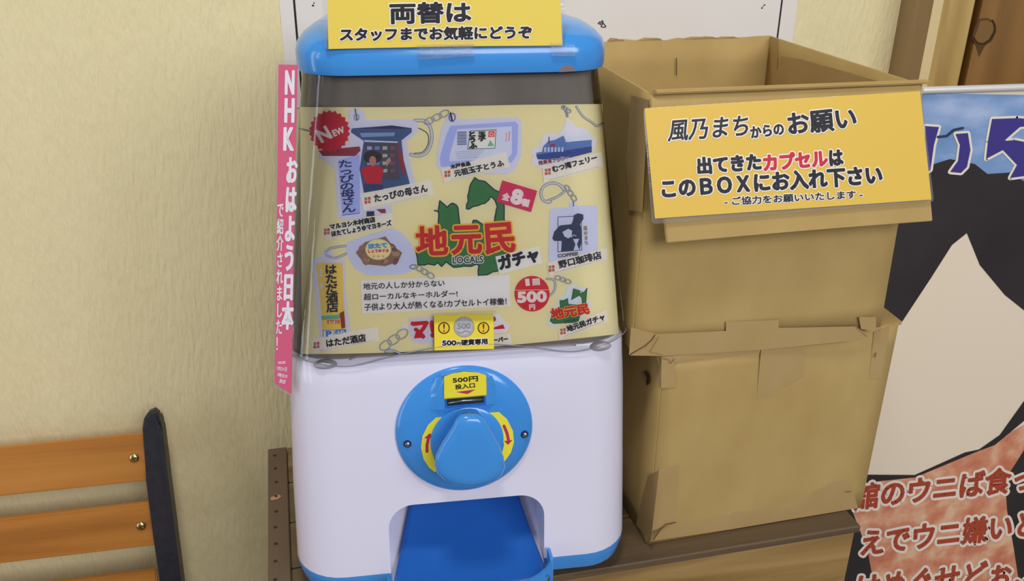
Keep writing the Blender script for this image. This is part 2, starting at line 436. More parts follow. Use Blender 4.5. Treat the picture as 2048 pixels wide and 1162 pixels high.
# post: a flat iron casting with rounded head and a turned-back right lip
def ipost(pxl, mat, d0, d1, name):
    bm = bmesh.new(); fr = [bm.verts.new(binv @ bpix(x, y, d0)) for x, y in pxl]; bk = [bm.verts.new(v.co - (binv.to_3x3() @ bnrm)*(d0-d1)) for v in fr]
    k = len(fr); bm.faces.new(fr); bm.faces.new(bk[::-1])
    for i in range(k): bm.faces.new([fr[i], bk[i], bk[(i+1) % k], fr[(i+1) % k]])
    bmesh.ops.bevel(bm, geom=[e for e in bm.edges if not (e.verts[0] in fr) ^ (e.verts[1] in fr)], offset=.003, segments=3, affect='EDGES')
    return bm_obj(name, bm, mat, bench, True, 50)
ipost([(284, 860), (287, 840), (296, 827), (308, 822), (316, 828), (320, 840), (322, 862), (332, 960), (346, 1070), (360, 1180), (370, 1260), (338, 1260), (322, 1180), (306, 1070), (292, 960)], M_blackmetal, .010, -.006, 'end_post')
ipost([(318, 836), (322, 846), (325, 862), (337, 960), (351, 1070), (365, 1180), (375, 1260), (366, 1260), (355, 1180), (341, 1070), (327, 960), (316, 870), (314, 846)], M_blackmetal, .012, -.012, 'post_rib')
# seat and feet, below the picture but they carry the back
seatz = .40
for i in range(5):
    bm = box_bm(-.75, .46, -.42+i*.085, -.42+i*.085+.07, seatz-.02, seatz, .002); bm_obj('seat_slat', bm, M_slat, bench)
for x in (-.72, .42):
    bm_obj('leg', box_bm(x, x+.035, -.42, -.39, 0, seatz-.02, .004), M_blackmetal, bench)
    bm_obj('leg', box_bm(x, x+.035, .02, .05, 0, seatz-.02, .004), M_blackmetal, bench)
    bm_obj('seat_rail', box_bm(x, x+.035, -.389, .019, seatz-.05, seatz-.021, .004), M_blackmetal, bench)
pe = binv @ bpix(358, 1260, 0)
bm_obj('post_foot', tube_bm([(pe.x, pe.y, pe.z), (pe.x, pe.y-.02, (pe.z+seatz)/2), (.437, .035, seatz-.03)], .014), M_blackmetal, bench, True, 50)

# ------------------------------------------------------------------ cardboard boxes
M_card = noise_mat('cardboard', (165, 138, 84), (176, 150, 96), 16, (1, 1, .6), .75, bump=.16, bscale=130, bvec=(1, 1, .25), bdist=.0006, spec=.25, k=1.22)
M_tape = noise_mat('brown_parcel_tape', (166, 138, 90), (172, 145, 98), 20, (1, 1, 1), .28, bump=.2, bscale=60, bdist=.0006, spec=.5, k=1.2)
M_kraft_edge = plain('torn_card_edge', (168, 138, 88), .8, k=1.1)
class Bx:
    def __init__(s, x, y, z, a, w, d, h):
        s.o = Vector((x, y, z)); a = R(a); s.h = Vector((math.cos(a), math.sin(a), 0)); s.k = Vector((-math.sin(a), math.cos(a), 0)); s.w, s.d, s.ht, s.a = w, d, h, a
    def root(s, name): s.e = empty(name, s.o, s.a); s.inv = (Matrix.Translation(s.o) @ Matrix.Rotation(s.a, 4, 'Z')).inverted(); return s.e
def patch(bx, name, pxs, P, n, off, mat):
    """a strip of tape on the face through P with normal n"""
    n = Vector(n).normalized(); n = n if n.dot(CAM-P) > 0 else -n
    q = [bx.inv @ (on_plane(x, y, P+n*off, n)) for x, y in pxs]
    vs, fs = slab(q, bx.inv.to_3x3() @ n, .0003); return mesh_obj(name, vs, fs, mat, bx.e)
# lower, closed box
H2 = .2221
B2 = Bx(.2858, .7059, 0.001, 4.09, .2511, .30, H2)
tag(B2.root('cardboard_box'), 'closed cardboard box standing on the wooden crate under the open box', 'box')
def panel_grid(bx, name, f, nu, nv, th, mat):
    vs, fs = [], []
    for j in range(nv+1):
        for i in range(nu+1): vs.append(Vector(f(i/nu, j/nv)))
    for j in range(nv):
        for i in range(nu): a = j*(nu+1)+i; fs.append((a, a+1, a+nu+2, a+nu+1))
    o = mesh_obj(name, vs, fs, mat, bx.e, True)
    m = o.modifiers.new('thickness', 'SOLIDIFY'); m.thickness = th; m.offset = 0
    return o
w_, d_, h_ = B2.w, B2.d, H2
bul = lambda u, v, a: a*math.sin(math.pi*u)*math.sin(math.pi*v)
panel_grid(B2, 'front_panel', lambda u, v: (u*w_, -bul(u, v, .003), v*h_), 14, 10, .003, M_card)
panel_grid(B2, 'left_panel', lambda u, v: (-bul(u, v, .003), u*d_, v*h_), 10, 10, .003, M_card)
panel_grid(B2, 'right_panel', lambda u, v: (w_+bul(u, v, .002), u*d_, v*h_), 10, 10, .003, M_card)
panel_grid(B2, 'back_panel', lambda u, v: (u*w_, d_, v*h_), 4, 4, .003, M_card)
panel_grid(B2, 'bottom_panel', lambda u, v: (u*w_, v*d_, .0015), 2, 2, .002, M_card)
panel_grid(B2, 'top_flap', lambda u, v: (u*w_, v*d_*.495, h_-.002), 4, 4, .003, M_card)
panel_grid(B2, 'top_flap', lambda u, v: (u*w_, d_-v*d_*.495, h_-.002), 4, 4, .003, M_card)
# flap corner lifting at the right
slab_obj('lifted_flap', [(w_*.92, .0, h_+.0012), (w_*1.02, .0, h_+.0025), (w_*1.03, .12, h_+.009), (w_*.93, .12, h_+.004)], (0, 0, 1), .0022, M_card, B2.e)
F2n = -B2.k; F2P = B2.o.copy()
L2n = -B2.h
patch(B2, 'tape', [(1323, 714), (1348, 712), (1352, 774), (1322, 776)], F2P, F2n, .0026, M_tape)
patch(B2, 'tape', [(1523, 690), (1610, 682), (1606, 751), (1580, 768), (1560, 778), (1540, 800), (1526, 836), (1510, 833)], F2P, F2n, .0038, M_tape)
patch(B2, 'tape', [(1345, 712), (1523, 694), (1520, 706), (1346, 724)], F2P, F2n, .0028, M_tape)
patch(B2, 'tape', [(1470, 990), (1560, 982), (1700, 958), (1716, 1016), (1465, 1058), (1300, 1083), (1304, 1062), (1345, 1046), (1462, 1034)], F2P, F2n, .0024, M_tape)
patch(B2, 'tape', [(1748, 664), (1780, 652), (1762, 758), (1738, 757)], F2P, F2n, .0024, M_tape)
patch(B2, 'tape', [(1318, 938), (1360, 928), (1352, 1042), (1302, 1080)], F2P, F2n, .0024, M_tape)
patch(B2, 'tape', [(1296, 952), (1318, 940), (1302, 1082), (1272, 1050), (1288, 980)], F2P, L2n, .0024, M_tape)
pr = Print(plane_surf(F2P+F2n*.0042, F2n)[0], B2.e, .00015); 
def local_print(prn, inv):
    f0 = prn.surf; prn.surf = lambda x, y, off=0: inv @ f0(x, y, off)
# creases and small tears
pr.front = B2.inv.to_3x3() @ F2n; local_print(pr, B2.inv)
pr.part('crease'); DK = (84, 62, 34)
pr.line([(1307, 1080), (1322, 1058), (1333, 1049), (1352, 1045)], 1.6, DK); pr.part('crease'); pr.line([(1752, 706), (1750, 714)], 1.8, DK); pr.part('crease'); pr.line([(1692, 984), (1702, 983)], 1.2, DK)
pr.part('crease'); pr.line([(1324, 716), (1338, 720), (1342, 727), (1350, 718)], 1.2, (120, 96, 60)); pr.build()
pr = Print(plane_surf(F2P+L2n*.004, L2n)[0], B2.e, .0002); pr.front = B2.inv.to_3x3() @ L2n; local_print(pr, B2.inv)
pr.part('torn_hole'); pr.poly([(1284, 744), (1291, 742), (1298, 752), (1299, 766), (1293, 772), (1291, 760)], (52, 36, 18), 1)
pr.poly([(1283, 748), (1288, 744), (1294, 758), (1290, 764)], (138, 110, 68), 2); pr.build()

# upper, open box
B1z = .001+H2+.005
H1 = .2394-.004
B1 = Bx(.2540, .7060, B1z, 1.78, .2555, .2784, H1)
tag(B1.root('cardboard_box'), 'open cardboard box with a folded out flap stacked on the closed box', 'box')
w_, d_, h_ = B1.w, B1.d, H1; wt = .2502
ox = (w_-wt)/2
def b1(u, d, v, lean=.0044): return (ox*v+u*(w_+(wt-w_)*v), d+lean*v, v*h_)
panel_grid(B1, 'front_panel', lambda u, v: (b1(u, 0, v)[0], b1(u, 0, v)[1]-bul(u, v, .003), v*h_), 14, 10, .003, M_card)
panel_grid(B1, 'left_panel', lambda u, v: (b1(0, 0, v)[0]+bul(u, v, .001), b1(0, u*d_, v)[1], v*h_), 12, 10, .003, M_card)
panel_grid(B1, 'right_panel', lambda u, v: (b1(1, 0, v)[0], b1(1, u*d_, v)[1], v*h_), 12, 10, .003, M_card)
panel_grid(B1, 'back_panel', lambda u, v: (b1(u, 0, v)[0], b1(u, d_, v)[1], v*(h_+.0006*math.sin(u*21)+.0012*math.sin(u*47+1)*(u < .75))), 60, 8, .003, M_card)
panel_grid(B1, 'bottom_panel', lambda u, v: (u*w_, v*d_, .0015), 2, 2, .002, M_card)
# ragged lips where the flaps were torn off the back
for u0, wd, t in ((.05, .030, .0012), (.13, .004, .0040), (.21, .014, .0026), (.25, .010, .0012), (.35, .030, .0018), (.42, .012, .0010), (.55, .05, .0016), (.72, .03, .0010)):
    x = b1(u0, 0, 1)[0]
    y = d_+.0044
    mesh_obj('torn_edge', [(x, y-.0016, h_-.001), (x+wd, y-.0016, h_-.001), (x+wd*.8, y-.002, h_+t*.7), (x+wd*.3, y-.001, h_+t), (x, y+.0016, h_-.001), (x+wd, y+.0016, h_-.001), (x+wd*.8, y+.001, h_+t*.7), (x+wd*.3, y+.0016, h_+t)],
             [(0, 1, 2, 3), (7, 6, 5, 4), (0, 4, 5, 1), (1, 5, 6, 2), (2, 6, 7, 3), (3, 7, 4, 0)], M_kraft_edge, B1.e)
# front flap folded outward
Mb1 = Matrix.Translation(B1.o) @ Matrix.Rotation(B1.a, 4, 'Z')
hl = Mb1 @ Vector((b1(0, 0, 1)[0], .0044, h_+.001)); hr = Mb1 @ Vector((b1(1, 0, 1)[0], .0044, h_+.001))
hd = (hr-hl).normalized()
down = (Vector((0, 0, -1))*math.cos(R(16)) + (-B1.k)*math.sin(R(16))).normalized()
FLn = hd.cross(down).normalized()
if FLn.dot(CAM-hl) < 0: FLn = -FLn
hl2 = hl + FLn*.003; 
fl = lambda x, y, off=0: on_plane(x, y, hl2+FLn*off, FLn)
fpts = [fl(1300, 196), fl(1842, 170), fl(1866, 442), fl(1600, 462), (fl(1334, 486))]
slab_obj('front_flap', [B1.inv @ p for p in fpts], B1.inv.to_3x3() @ FLn, .0035, M_card, B1.e, bev=.0008)
slab_obj('folded_rim', [B1.inv @ p for p in (hl+Vector((0, 0, .0035))-hd*.001, hr+Vector((0, 0, .0035))+hd*.004, hr+Vector((0, 0, .0035))+hd*.004-B1.k*.007, hl+Vector((0, 0, .0035))-B1.k*.007)], (0, 0, 1), .003, M_card, B1.e, bev=.0012)
F1P = B1.o.copy(); f1 = (B1.k*-1*H1 + Vector((0, 0, -.0044))); f1n = f1.normalized(); F1n = f1n if f1n.dot(CAM-F1P) > 0 else -f1n
patch(B1, 'tape', [(1452, 644), (1558, 640), (1557, 656), (1712, 653), (1738, 672), (1700, 682), (1520, 700), (1325, 712), (1260, 711), (1290, 692), (1312, 668), (1452, 662)], F1P, F1n, .0036, M_tape)
patch(B1, 'tape', [(1718, 634), (1752, 634), (1752, 662), (1722, 658)], F1P, F1n, .0042, M_tape)
patch(B1, 'tape', [(1262, 655), (1312, 668), (1290, 694), (1258, 710)], F1P, F1n, .0040, M_tape)
pr = Print(plane_surf(F1P+F1n*.0045, F1n)[0], B1.e, .00015); pr.front = B1.inv.to_3x3() @ F1n; local_print(pr, B1.inv)
pr.part('crease'); pr.line([(1262, 708), (1290, 692), (1304, 680), (1310, 670)], 1.6, DK); pr.part('crease'); pr.line([(1325, 710), (1300, 704), (1318, 674)], 1.0, (134, 108, 70)); pr.part('crease'); pr.line([(1712, 654), (1736, 674)], 1.0, (134, 108, 70)); pr.build()
# patches of tape at the left face and inside the right wall, and the hand slit
LP = Mb1 @ Vector(b1(0, 0, 0)); LPn = (Mb1 @ Vector(b1(0, 0, 1))-LP).cross(B1.k).normalized()
patch(B1, 'tape', [(1262, 190), (1297, 200), (1284, 425), (1258, 420), (1252, 320)], LP, LPn, .0028, M_tape)
IP = Mb1 @ Vector(b1(1, 0, 0)); IPn = (Mb1 @ Vector(b1(1, 0, 1))-IP).cross(B1.k).normalized()
patch(B1, 'tape', [(1544, 74), (1556, 78), (1553, 150), (1546, 200), (1541, 120)], IP, IPn, .0024, M_tape)
patch(B1, 'tape', [(1562, 112), (1600, 118), (1700, 146), (1800, 175), (1790, 186), (1548, 192), (1548, 160)], IP, IPn, .0026, M_tape)
bpn = -B1.k; BP = Mb1 @ Vector((0, d_+.002, 0))
pr = Print(plane_surf(BP+bpn*.0022, bpn)[0], B1.e, .0002); pr.front = B1.inv.to_3x3() @ bpn; local_print(pr, B1.inv)
pr.part('hand_slit'); pr.line([(1353, 116), (1353, 150)], 1.6, (60, 44, 22)); pr.build()

# ------------------------------------------------------------------ request sign on the box flap
Y_ = (208, 173, 72); NV = (28, 28, 38); WH = (232, 226, 214); RD = (186, 36, 58)
M_lam = clear_mat('laminate_film', (.98, .98, .98), .06, 1.45, haze=.07)
SGP = hl2+FLn*.0032
sgf, sgn = plane_surf(SGP, FLn)
def rounded(pts, r=6, n=4):
    out = []
    k = len(pts)
    for i in range(k):
        p = Vector(pts[i]); a = Vector(pts[i-1]); b = Vector(pts[(i+1) % k])
        u = (a-p).normalized()*r; v = (b-p).normalized()*r
        for j in range(n+1):
            t = j/n; out.append(tuple(p+u*(1-t)**2+v*t**2))
    return out
def laminated(name, label, cat, film_px, paper_px, surf, n, papercol, group=None, filmr=8):
    fp = rounded([Vector(p) for p in film_px], filmr)
    film = [surf(x, y, 0) for x, y in fp]
    c = sum(film, Vector())/len(film)
    e = empty(name, c)
    tag(e, label, cat, group)
    T = Matrix.Translation(-c)
    slab_obj('laminate_film', [T @ p for p in film], n, .0004, M_lam, e)
    slab_obj('paper', [T @ surf(x, y, .0006) for x, y in paper_px], n, .0005, ink(papercol), e)
    p_ = Print(lambda x, y, off=0: T @ surf(x, y, off+.0006), e); p_.front = n
    return e, p_
e, pr = laminated('notice_sign', 'yellow laminated notice about used capsules taped to the open box flap', 'sign',
    [(1287, 216.5), (1842, 181.5), (1868, 403), (1304, 448)], [(1289, 217), (1840, 182), (1863, 399), (1310, 437)], sgf, sgn, Y_)
pr.part('lettering')
def T(s_, p0, p1, h, c=NV, bold=1.0, out=(2.2, WH), **k): pr.text(s_, p0, p1, h, c, bold, out, **k)
upv = (-.06, -1)
T('風乃まち', (1336, 283), (1494, 272), 41, bold=.9, lean=.18)
T('からの', (1503, 276), (1568, 268), 22, bold=1.2)
T('お願い', (1579, 270), (1713, 256), 42, bold=1.7)
T('出てきた', (1397, 348), (1522, 339), 32, bold=2.0)
T('カプセル', (1529, 341), (1655, 331), 31, c=RD, bold=2.0)
T('は', (1661, 331), (1686, 329), 29, bold=2.0)
T('このＢＯＸにお入れ下さい', (1326, 396), (1764, 367), 36, bold=2.1)
T('- ご協力をお願いいたします -', (1450, 411), (1725, 396), 16, bold=.6, out=(1.6, WH))
for o in pr.build(): o['label'] = 'black and red outlined lettering'

# ------------------------------------------------------------------ banner stand at right
RY = .95
Pn = Vector((0, -1, 0))
bs = empty('banner_stand', (at_y(1845, 178, RY).x+.28, RY, FLOOR))
tag(bs, 'tall printed banner on a stand with a silver top rail at the right', 'banner')
bT = Matrix.Translation(-bs.location)
bl = at_y(1845, 184, RY).x; btz = at_y(1845, 184, RY).z; bw_ = .6
ban = slab_obj('banner_cloth', [bT @ Vector(p) for p in ((bl, RY, FLOOR+.06), (bl+bw_, RY, FLOOR+.06), (bl+bw_, RY, btz), (bl, RY, btz))], (0, -1, 0), .0008, plain('banner_cream', (232, 218, 194), .4, k=1.5), bs)
M_alu = plain('silver_rail', (226, 226, 222), .3, metal=.35)
zc = at_y(1842, 180, RY).z
bm = tube_bm([bT @ Vector((bl-.003, RY-.002, zc)), bT @ Vector((bl+bw_+.006, RY-.002, zc))], .0042, 16); bm_obj('top_rail', bm, M_alu, bs, True, 50)
bm_obj('lower_rail', tube_bm([bT @ Vector((bl-.003, RY-.002, FLOOR+.06)), bT @ Vector((bl+bw_+.006, RY-.002, FLOOR+.06))], .006, 12), M_alu, bs, True, 50)
for dx in (.1, .5): bm_obj('foot', box_bm(bl-bs.location.x+dx-.012, bl-bs.location.x+dx+.012, -.12, .10, 0, .055, .003), M_alu, bs)
bsf, bsn = plane_surf(Vector((0, RY-.0002, 0)), Pn)
def banner_surf(x, y, off=0):
    p = bsf(x, y, off); p.x = min(max(p.x, bl+.0005), bl+bw_-.0005); p.z = min(max(p.z, FLOOR+.061), btz); return bT @ p
pr = Print(banner_surf, bs, .0002); pr.front = Pn; pr.k = 1.5
# colour fields only, no figure
sky = noise_mat('sky_print', (98, 136, 184), (176, 190, 220), 7, (1, 1, 2.6), .4, c3=(124, 156, 200), lo=.36, hi=.66, k=1.2)
peach = noise_mat('peach_print', (196, 116, 88), (222, 182, 146), 26, (1, 1, 1), .4, c3=(208, 142, 110), lo=.36, hi=.64, k=1.2)
dark = noise_mat('dark_print', (40, 36, 38), (54, 48, 50), 5, (1, 1, 1), .35, k=1.2)
MATS['ink_1_0_0'] = sky; MATS['ink_2_0_0'] = peach; MATS['ink_3_0_0'] = dark
pr.part('printed_picture')
pr.poly([(1846, 186), (3200, 182), (3200, 420), (1790, 420), (1800, 380)], (1, 0, 0), 0)
pr.poly([(1770, 430), (1820, 370), (1862, 330), (1900, 318), (1950, 328), (1975, 348), (2020, 345), (2060, 370), (2200, 420), (3200, 420), (3200, 700), (2200, 700), (2060, 630), (2010, 590), (1960, 530), (1934, 466), (1904, 490), (1862, 556), (1800, 650), (1760, 620), (1720, 600)], (3, 0, 0), 1)
pr.poly([(2075, 740), (2050, 800), (2000, 870), (1950, 905), (1990, 890), (2048, 842), (2200, 780), (3200, 780), (3200, 700), (2200, 700)], (3, 0, 0), 2)
pr.poly([(1600, 960), (1760, 950), (1830, 950), (1930, 905), (2048, 880), (2200, 850), (3200, 850), (3200, 2400), (1300, 2400)], (3, 0, 0), 1)
pr.poly([(1735, 965), (1830, 955), (1950, 905), (2048, 850), (2048, 900), (2010, 960), (2014, 1020), (2028, 1100), (2040, 1180), (2060, 1700), (1660, 1700), (1750, 1180), (1735, 1100), (1700, 1010)], (2, 0, 0), 2)
CW_ = (236, 228, 210); NB = (56, 50, 118)
pr.part('headline_lettering')
def big(pts, w=9): pr.line(list(pts)+[pts[0]], w, CW_, 3); pr.poly(pts, NB, 4)
big([(1850, 252), (1878, 254), (1868, 290), (1861, 340), (1852, 345)])
big([(1911, 268), (1936, 266), (1941, 300), (1934, 334), (1922, 346), (1900, 344), (1916, 322), (1920, 290)])
big([(1984, 238), (2036, 236), (2080, 240), (2080, 250), (2040, 254), (2008, 282), (2030, 280), (2080, 290), (2080, 350), (2050, 352), (2020, 356), (2034, 330), (2006, 300), (1972, 318), (1976, 282)])
pr.line([(1876, 274), (1894, 272), (1908, 260), (1926, 256)], 5, (44, 52, 70), 5)
RB = (152, 64, 42)
pr.part('red_lettering')
def TB(s_, p0, p1, h): pr.text(s_, p0, p1, h, RB, 2.0, (5.0, (238, 226, 212)), layer=5, lean=.22, res=4)
TB('舘のウニば食っ', (1706, 1020), (2064, 980), 50)
TB('えでウニ嫌いと', (1722, 1112), (2068, 1072), 50)
TB('はめぐせどぉ…', (1712, 1208), (2072, 1168), 56)
pr.build()

# ------------------------------------------------------------------ capsule machine
MO = Vector((-.06, .6916, 0.001)); MA = R(-2.04)
mh = Vector((math.cos(MA), math.sin(MA), 0)); mk = Vector((-math.sin(MA), math.cos(MA), 0))
MS = .97                              # the whole machine is modelled at 1 and scaled
MC = CAM+(MO+mh*.1567-CAM)*MS         # middle of the front foot
Mm = Matrix.Translation(MC) @ Matrix.Rotation(MA, 4, 'Z') @ Matrix.Scale(MS, 4); Mi = Mm.inverted(); Mi3 = Mi.to_3x3()
mac = empty('capsule_machine', MC, MA); mac.scale = (MS, MS, MS)
tag(mac, 'blue and white capsule toy vending machine with a clear window on the crate', 'vending machine')
M_white = plain('white_plastic', (208, 206, 222), .28, k=1.25, coat=.3)
M_blue = plain('blue_plastic', (58, 138, 212), .20, k=1.15, coat=.4)
M_deep = plain('deep_blue_plastic', (34, 100, 186), .35, k=1.05)
M_seam = plain('navy_seam', (30, 34, 74), .5)
M_grey = noise_mat('smoky_inner_panel', (106, 100, 92), (126, 118, 108), 30, (1, 1, .08), .6)
HW = lambda z: .1655 + (.1595-.1655)*z/.2361 if z < .2361 else .1595+(.1300-.1595)*((z-.2361)/.2443)
YF = lambda z: .0268*z/.2361 if z < .2361 else .0268+(.0494-.0268)*((z-.2361)/.2443)
YB = .27
def rrect(hw, y0, y1, r, n=8, sq=None):
    pts = []
    for cx_, cy_, a0 in ((hw-r, y0+r, -90), (hw-r, y1-r, 0), (-hw+r, y1-r, 90), (-hw+r, y0+r, 180)):
        for i in range(n+1):
            a = R(a0+90*i/n); x, y = cx_+r*math.cos(a), cy_+r*math.sin(a)
            pts.append((x*(1-.34*max(0, y-.05)/.235), y))
    return pts
def loft(name, rings, mat, parent, cap0=True, cap1=True, smooth=True, sharp=40, ret_bm=False):
    bm = bmesh.new(); rr = []
    for ring_, z in rings: rr.append([bm.verts.new((x, y, z)) for x, y in ring_])
    n = len(rr[0])
    for i in range(len(rr)-1):
        for j in range(n): bm.faces.new([rr[i][j], rr[i][(j+1) % n], rr[i+1][(j+1) % n], rr[i+1][j]])
    if cap0: bm.faces.new(rr[0][::-1])
    if cap1: bm.faces.new(rr[-1])
    if ret_bm: bmesh.ops.recalc_face_normals(bm, faces=bm.faces); return bm
    return bm_obj(name, bm, mat, parent, smooth, sharp)
CR = .048
# blue base, the shadow gap under it painted in as a near-black foot
zf = (.0012-MC.z)/MS
loft('foot', [(rrect(HW(0)-.022, .022, YB-.02, CR-.014), zf), (rrect(HW(0)-.022, .022, YB-.02, CR-.014), -.0085)], plain('shadow_gap_foot', (34, 34, 38), .6), mac)
loft('base', [(rrect(HW(0)-.016, .014, YB-.012, CR-.012), -.0084), (rrect(HW(0)-.005, .004, YB-.003, CR-.005), -.002), (rrect(HW(.012), YF(.012), YB, CR), .011), (rrect(HW(.016), YF(.016), YB, CR), .0155)], M_blue, mac)
# white body, solid, with the chute cut into it
zs = [.0157, .06, .10, .14, .18, .21, .232, .2361]
bm = loft('body', [(rrect(HW(z)-(.0015 if z > .235 else 0), YF(z)+(.0015 if z > .235 else 0), YB, CR), z) for z in zs], None, None, ret_bm=True)
body = bm_obj('body', bm, M_white, mac, True, 30, recalc=False)
def mloc(px, py, off=0, top=False):
    """point of the leaning front face of the machine, in its own frame"""
    if not top: a, b = Vector((0, 0, 0)), Vector((0, YF(.2361), .2361))
    else: a, b = Vector((0, YF(.2361), .2361)), Vector((0, YF(.4804), .4804))
    n = Vector((1, 0, 0)).cross(b-a).normalized()
    if n.y > 0: n = -n
    P = Mm @ (a+n*off); return Mi @ on_plane(px, py, P, Mm.to_3x3() @ n)
LF_N = Vector((0, -.2361, .0268)).normalized(); LF_N = Vector((0, -abs(LF_N.y), abs(LF_N.z)))
tl, tr_, bl_, br_ = mloc(779, 1014), mloc(1087, 990), mloc(777, 1120), mloc(1090, 1100)
cx0 = (tl.x+bl_.x)/2; cx1 = (tr_.x+br_.x)/2; ct = (tl.z+tr_.z)/2+.001
cut = bmesh.new(); prof = []
rr_ = .024
prof = [(cx0, -.02), (cx1, -.02)]
for i in range(9): a = R(90*i/8); prof.append((cx1-rr_+rr_*math.cos(a), ct-rr_+rr_*math.sin(a)))
for i in range(9): a = R(90+90*i/8); prof.append((cx0+rr_+rr_*math.cos(a), ct-rr_+rr_*math.sin(a)))
f_ = [cut.verts.new((x, -.05, z)) for x, z in prof]; b_ = [cut.verts.new((x, .135, z)) for x, z in prof]
cut.faces.new(f_); cut.faces.new(b_[::-1])
for i in range(len(prof)): cut.faces.new([f_[i], b_[i], b_[(i+1) % len(prof)], f_[(i+1) % len(prof)]])
cobj = bm_obj('cutter', cut, M_white)
cobj.parent = mac
for tgt in [body]+[c for c in mac.children if c.name.startswith('base')]:
    md = tgt.modifiers.new('cut', 'BOOLEAN'); md.object = cobj; md.solver = 'EXACT'; md.operation = 'DIFFERENCE'
    bpy.context.view_layer.update()
    dg = bpy.context.evaluated_depsgraph_get(); nm = bpy.data.meshes.new_from_object(tgt.evaluated_get(dg)); tgt.modifiers.clear()
    old = tgt.data; tgt.data = nm; bpy.data.meshes.remove(old)
    nm.set_sharp_from_angle(angle=R(30))
bpy.data.objects.remove(cobj)
# scoop shaped chute: narrow and high at the back, wide at the front lip
xm = (cx0+cx1)/2; hwc = (cx1-cx0)/2
vs, fs = [], []; NU, NV_ = 24, 16
for j in range(NV_+1):
    t = j/NV_
    yc = -.022+.135*t; zc_ = .006+.004*t+.058*t**2.2; hw_ = (hwc-.001)*(1-.38*t**1.3)
    for i in range(NU+1):
        u = -1+2*i/NU; rise = .010*abs(u)**3.5*(1-.6*t)
        vs.append((xm+.006*t+u*hw_, yc, zc_+rise))
for j in range(NV_):
    for i in range(NU): a = j*(NU+1)+i; fs.append((a, a+1, a+NU+2, a+NU+1))
v2, f2 = [], []
for j in range(NV_+1):
    t = j/NV_; yc = -.006+.128*t; zc_ = .0055+.058*max(0, t-.05)**2.2; hw_ = (hwc-.001)*(1-.38*t**1.3)
    for i in range(31):
        x = -hwc-.0005+(2*hwc+.001)*i/30; v2.append((xm+x, yc, zc_+max(0, abs(x-.006*t)-hw_+.006)*1.5*min(1, t*3)))
for j in range(NV_):
    for i in range(30): a = j*31+i; f2.append((a, a+1, a+32, a+31))
mesh_obj('chute_liner', v2, f2, M_white, mac, True)
ch_ = mesh_obj('chute_tray', vs, fs, M_deep, mac, True); md = ch_.modifiers.new('thickness', 'SOLIDIFY'); md.thickness = .002; md.offset = -1
# raised lip round the front of the tray
lip = []
for i in range(25):
    u = -1+2*i/24; lip.append((xm+u*(hwc+.004), -.018-.010*(1-u*u)**.5 if abs(u) < 1 else -.018, .010+.020*abs(u)**5))
vs = []; fs = []
for x, y, z in lip: vs += [(x, y, z), (x, y, z-.016 if z-.016 > -.0 else 0.0), (x*1.0, y+.003, z-.016 if z-.016 > 0 else 0.0), (x, y+.003, z)]
for i in range(len(lip)-1):
    for k in range(4): fs.append((i*4+k, i*4+(k+1) % 4, (i+1)*4+(k+1) % 4, (i+1)*4+k))
fs += [(3, 2, 1, 0), tuple(len(vs)-4+k for k in range(4))]
mesh_obj('chute_lip', vs, fs, M_blue, mac, True, sharp=40)

bm_obj('lip_ear', box_bm(xm+hwc+.0015, xm+hwc+.0055, -.019, -.001, .004, .031, .0018), M_blue, mac, True, 40)
# clear window shell with its waved lower edge
M_clear = clear_mat('clear_window_plastic', (.985, .985, .985), .03, 1.52)
zt = .4790
def wave(x):    # lower edge height on the front
    return .2375 - .006*math.exp(-((abs(x)-.10)/.028)**2) + .009*math.exp(-(x/.055)**2)
rings = []
nz = 10
bm = bmesh.new(); rr2 = []
for j in range(nz+1):
    t = j/nz; row = []
    z = .2361+(zt-.2361)*t
    for (x, y) in rrect(HW(z)+.0018, YF(z)-.0030, YB-.01, CR, 10):
        zz_ = z
        if y < .06 and j < 3: zz_ = z + (wave(x)-.2361)*(1-j/3)
        row.append(bm.verts.new((x, y-(YF(z)-YF(zz_))*(0), zz_)))
    rr2.append(row)
n = len(rr2[0])
for j in range(nz):
    for i in range(n): bm.faces.new([rr2[j][i], rr2[j][(i+1) % n], rr2[j+1][(i+1) % n], rr2[j+1][i]])
bm_obj('window_shell', bm, M_clear, mac, True, 60)
# thin moulded bead along the lower edge of the window
bead = [(v[0], v[1]-.0006, wave(v[0])) for v in [(x, y) for x, y in rrect(HW(.2361)+.0022, YF(.2361)-.0034, YB-.01, CR, 10) if y < .075]]
bead.sort(key=lambda p: p[0])
# fill in the straight front
fx = HW(.2361)-CR; fine = [(x, YF(.2361)-.0040, wave(x)) for x in [(-fx+2*fx*i/30) for i in range(31)]]
bead = [p for p in bead if p[0] < -fx]+fine+[p for p in bead if p[0] > fx]
bm_obj('window_bead', tube_bm(bead, .0005, 8), plain('smoky_edge', (118, 116, 130), .2), mac, True, 60)
# inner core seen through the clear window
loft('inner_hopper', [(rrect(HW(z)-.0035, YF(z)+.0035, YB-.02, CR-.003), z) for z in (.2363, .30, .40, .4785)], M_grey, mac)
# white bottom ledge of the core, trapezoid in the middle
c0, c1, c2, c3 = mloc(712, 716, .001, True), mloc(1140, 690, .001, True), mloc(1152, 722, .001, True), mloc(700, 741, .001, True)
c2.z = c3.z = .2365
slab_obj('window_ledge', [c3, c2, c1, c0], LF_N, .006, M_white, mac)
for px, py in ((652, 728), (1200, 692)):
    c = mloc(px, py, -.002, True)
    bm = bmesh.new(); bmesh.ops.create_uvsphere(bm, u_segments=20, v_segments=10, radius=.0105, matrix=Matrix.Translation(c) @ Matrix.Diagonal((1, .5, .42, 1)))
    bm_obj('ledge_boss', bm, plain('grey_plastic', (150, 148, 156), .3), mac, True)

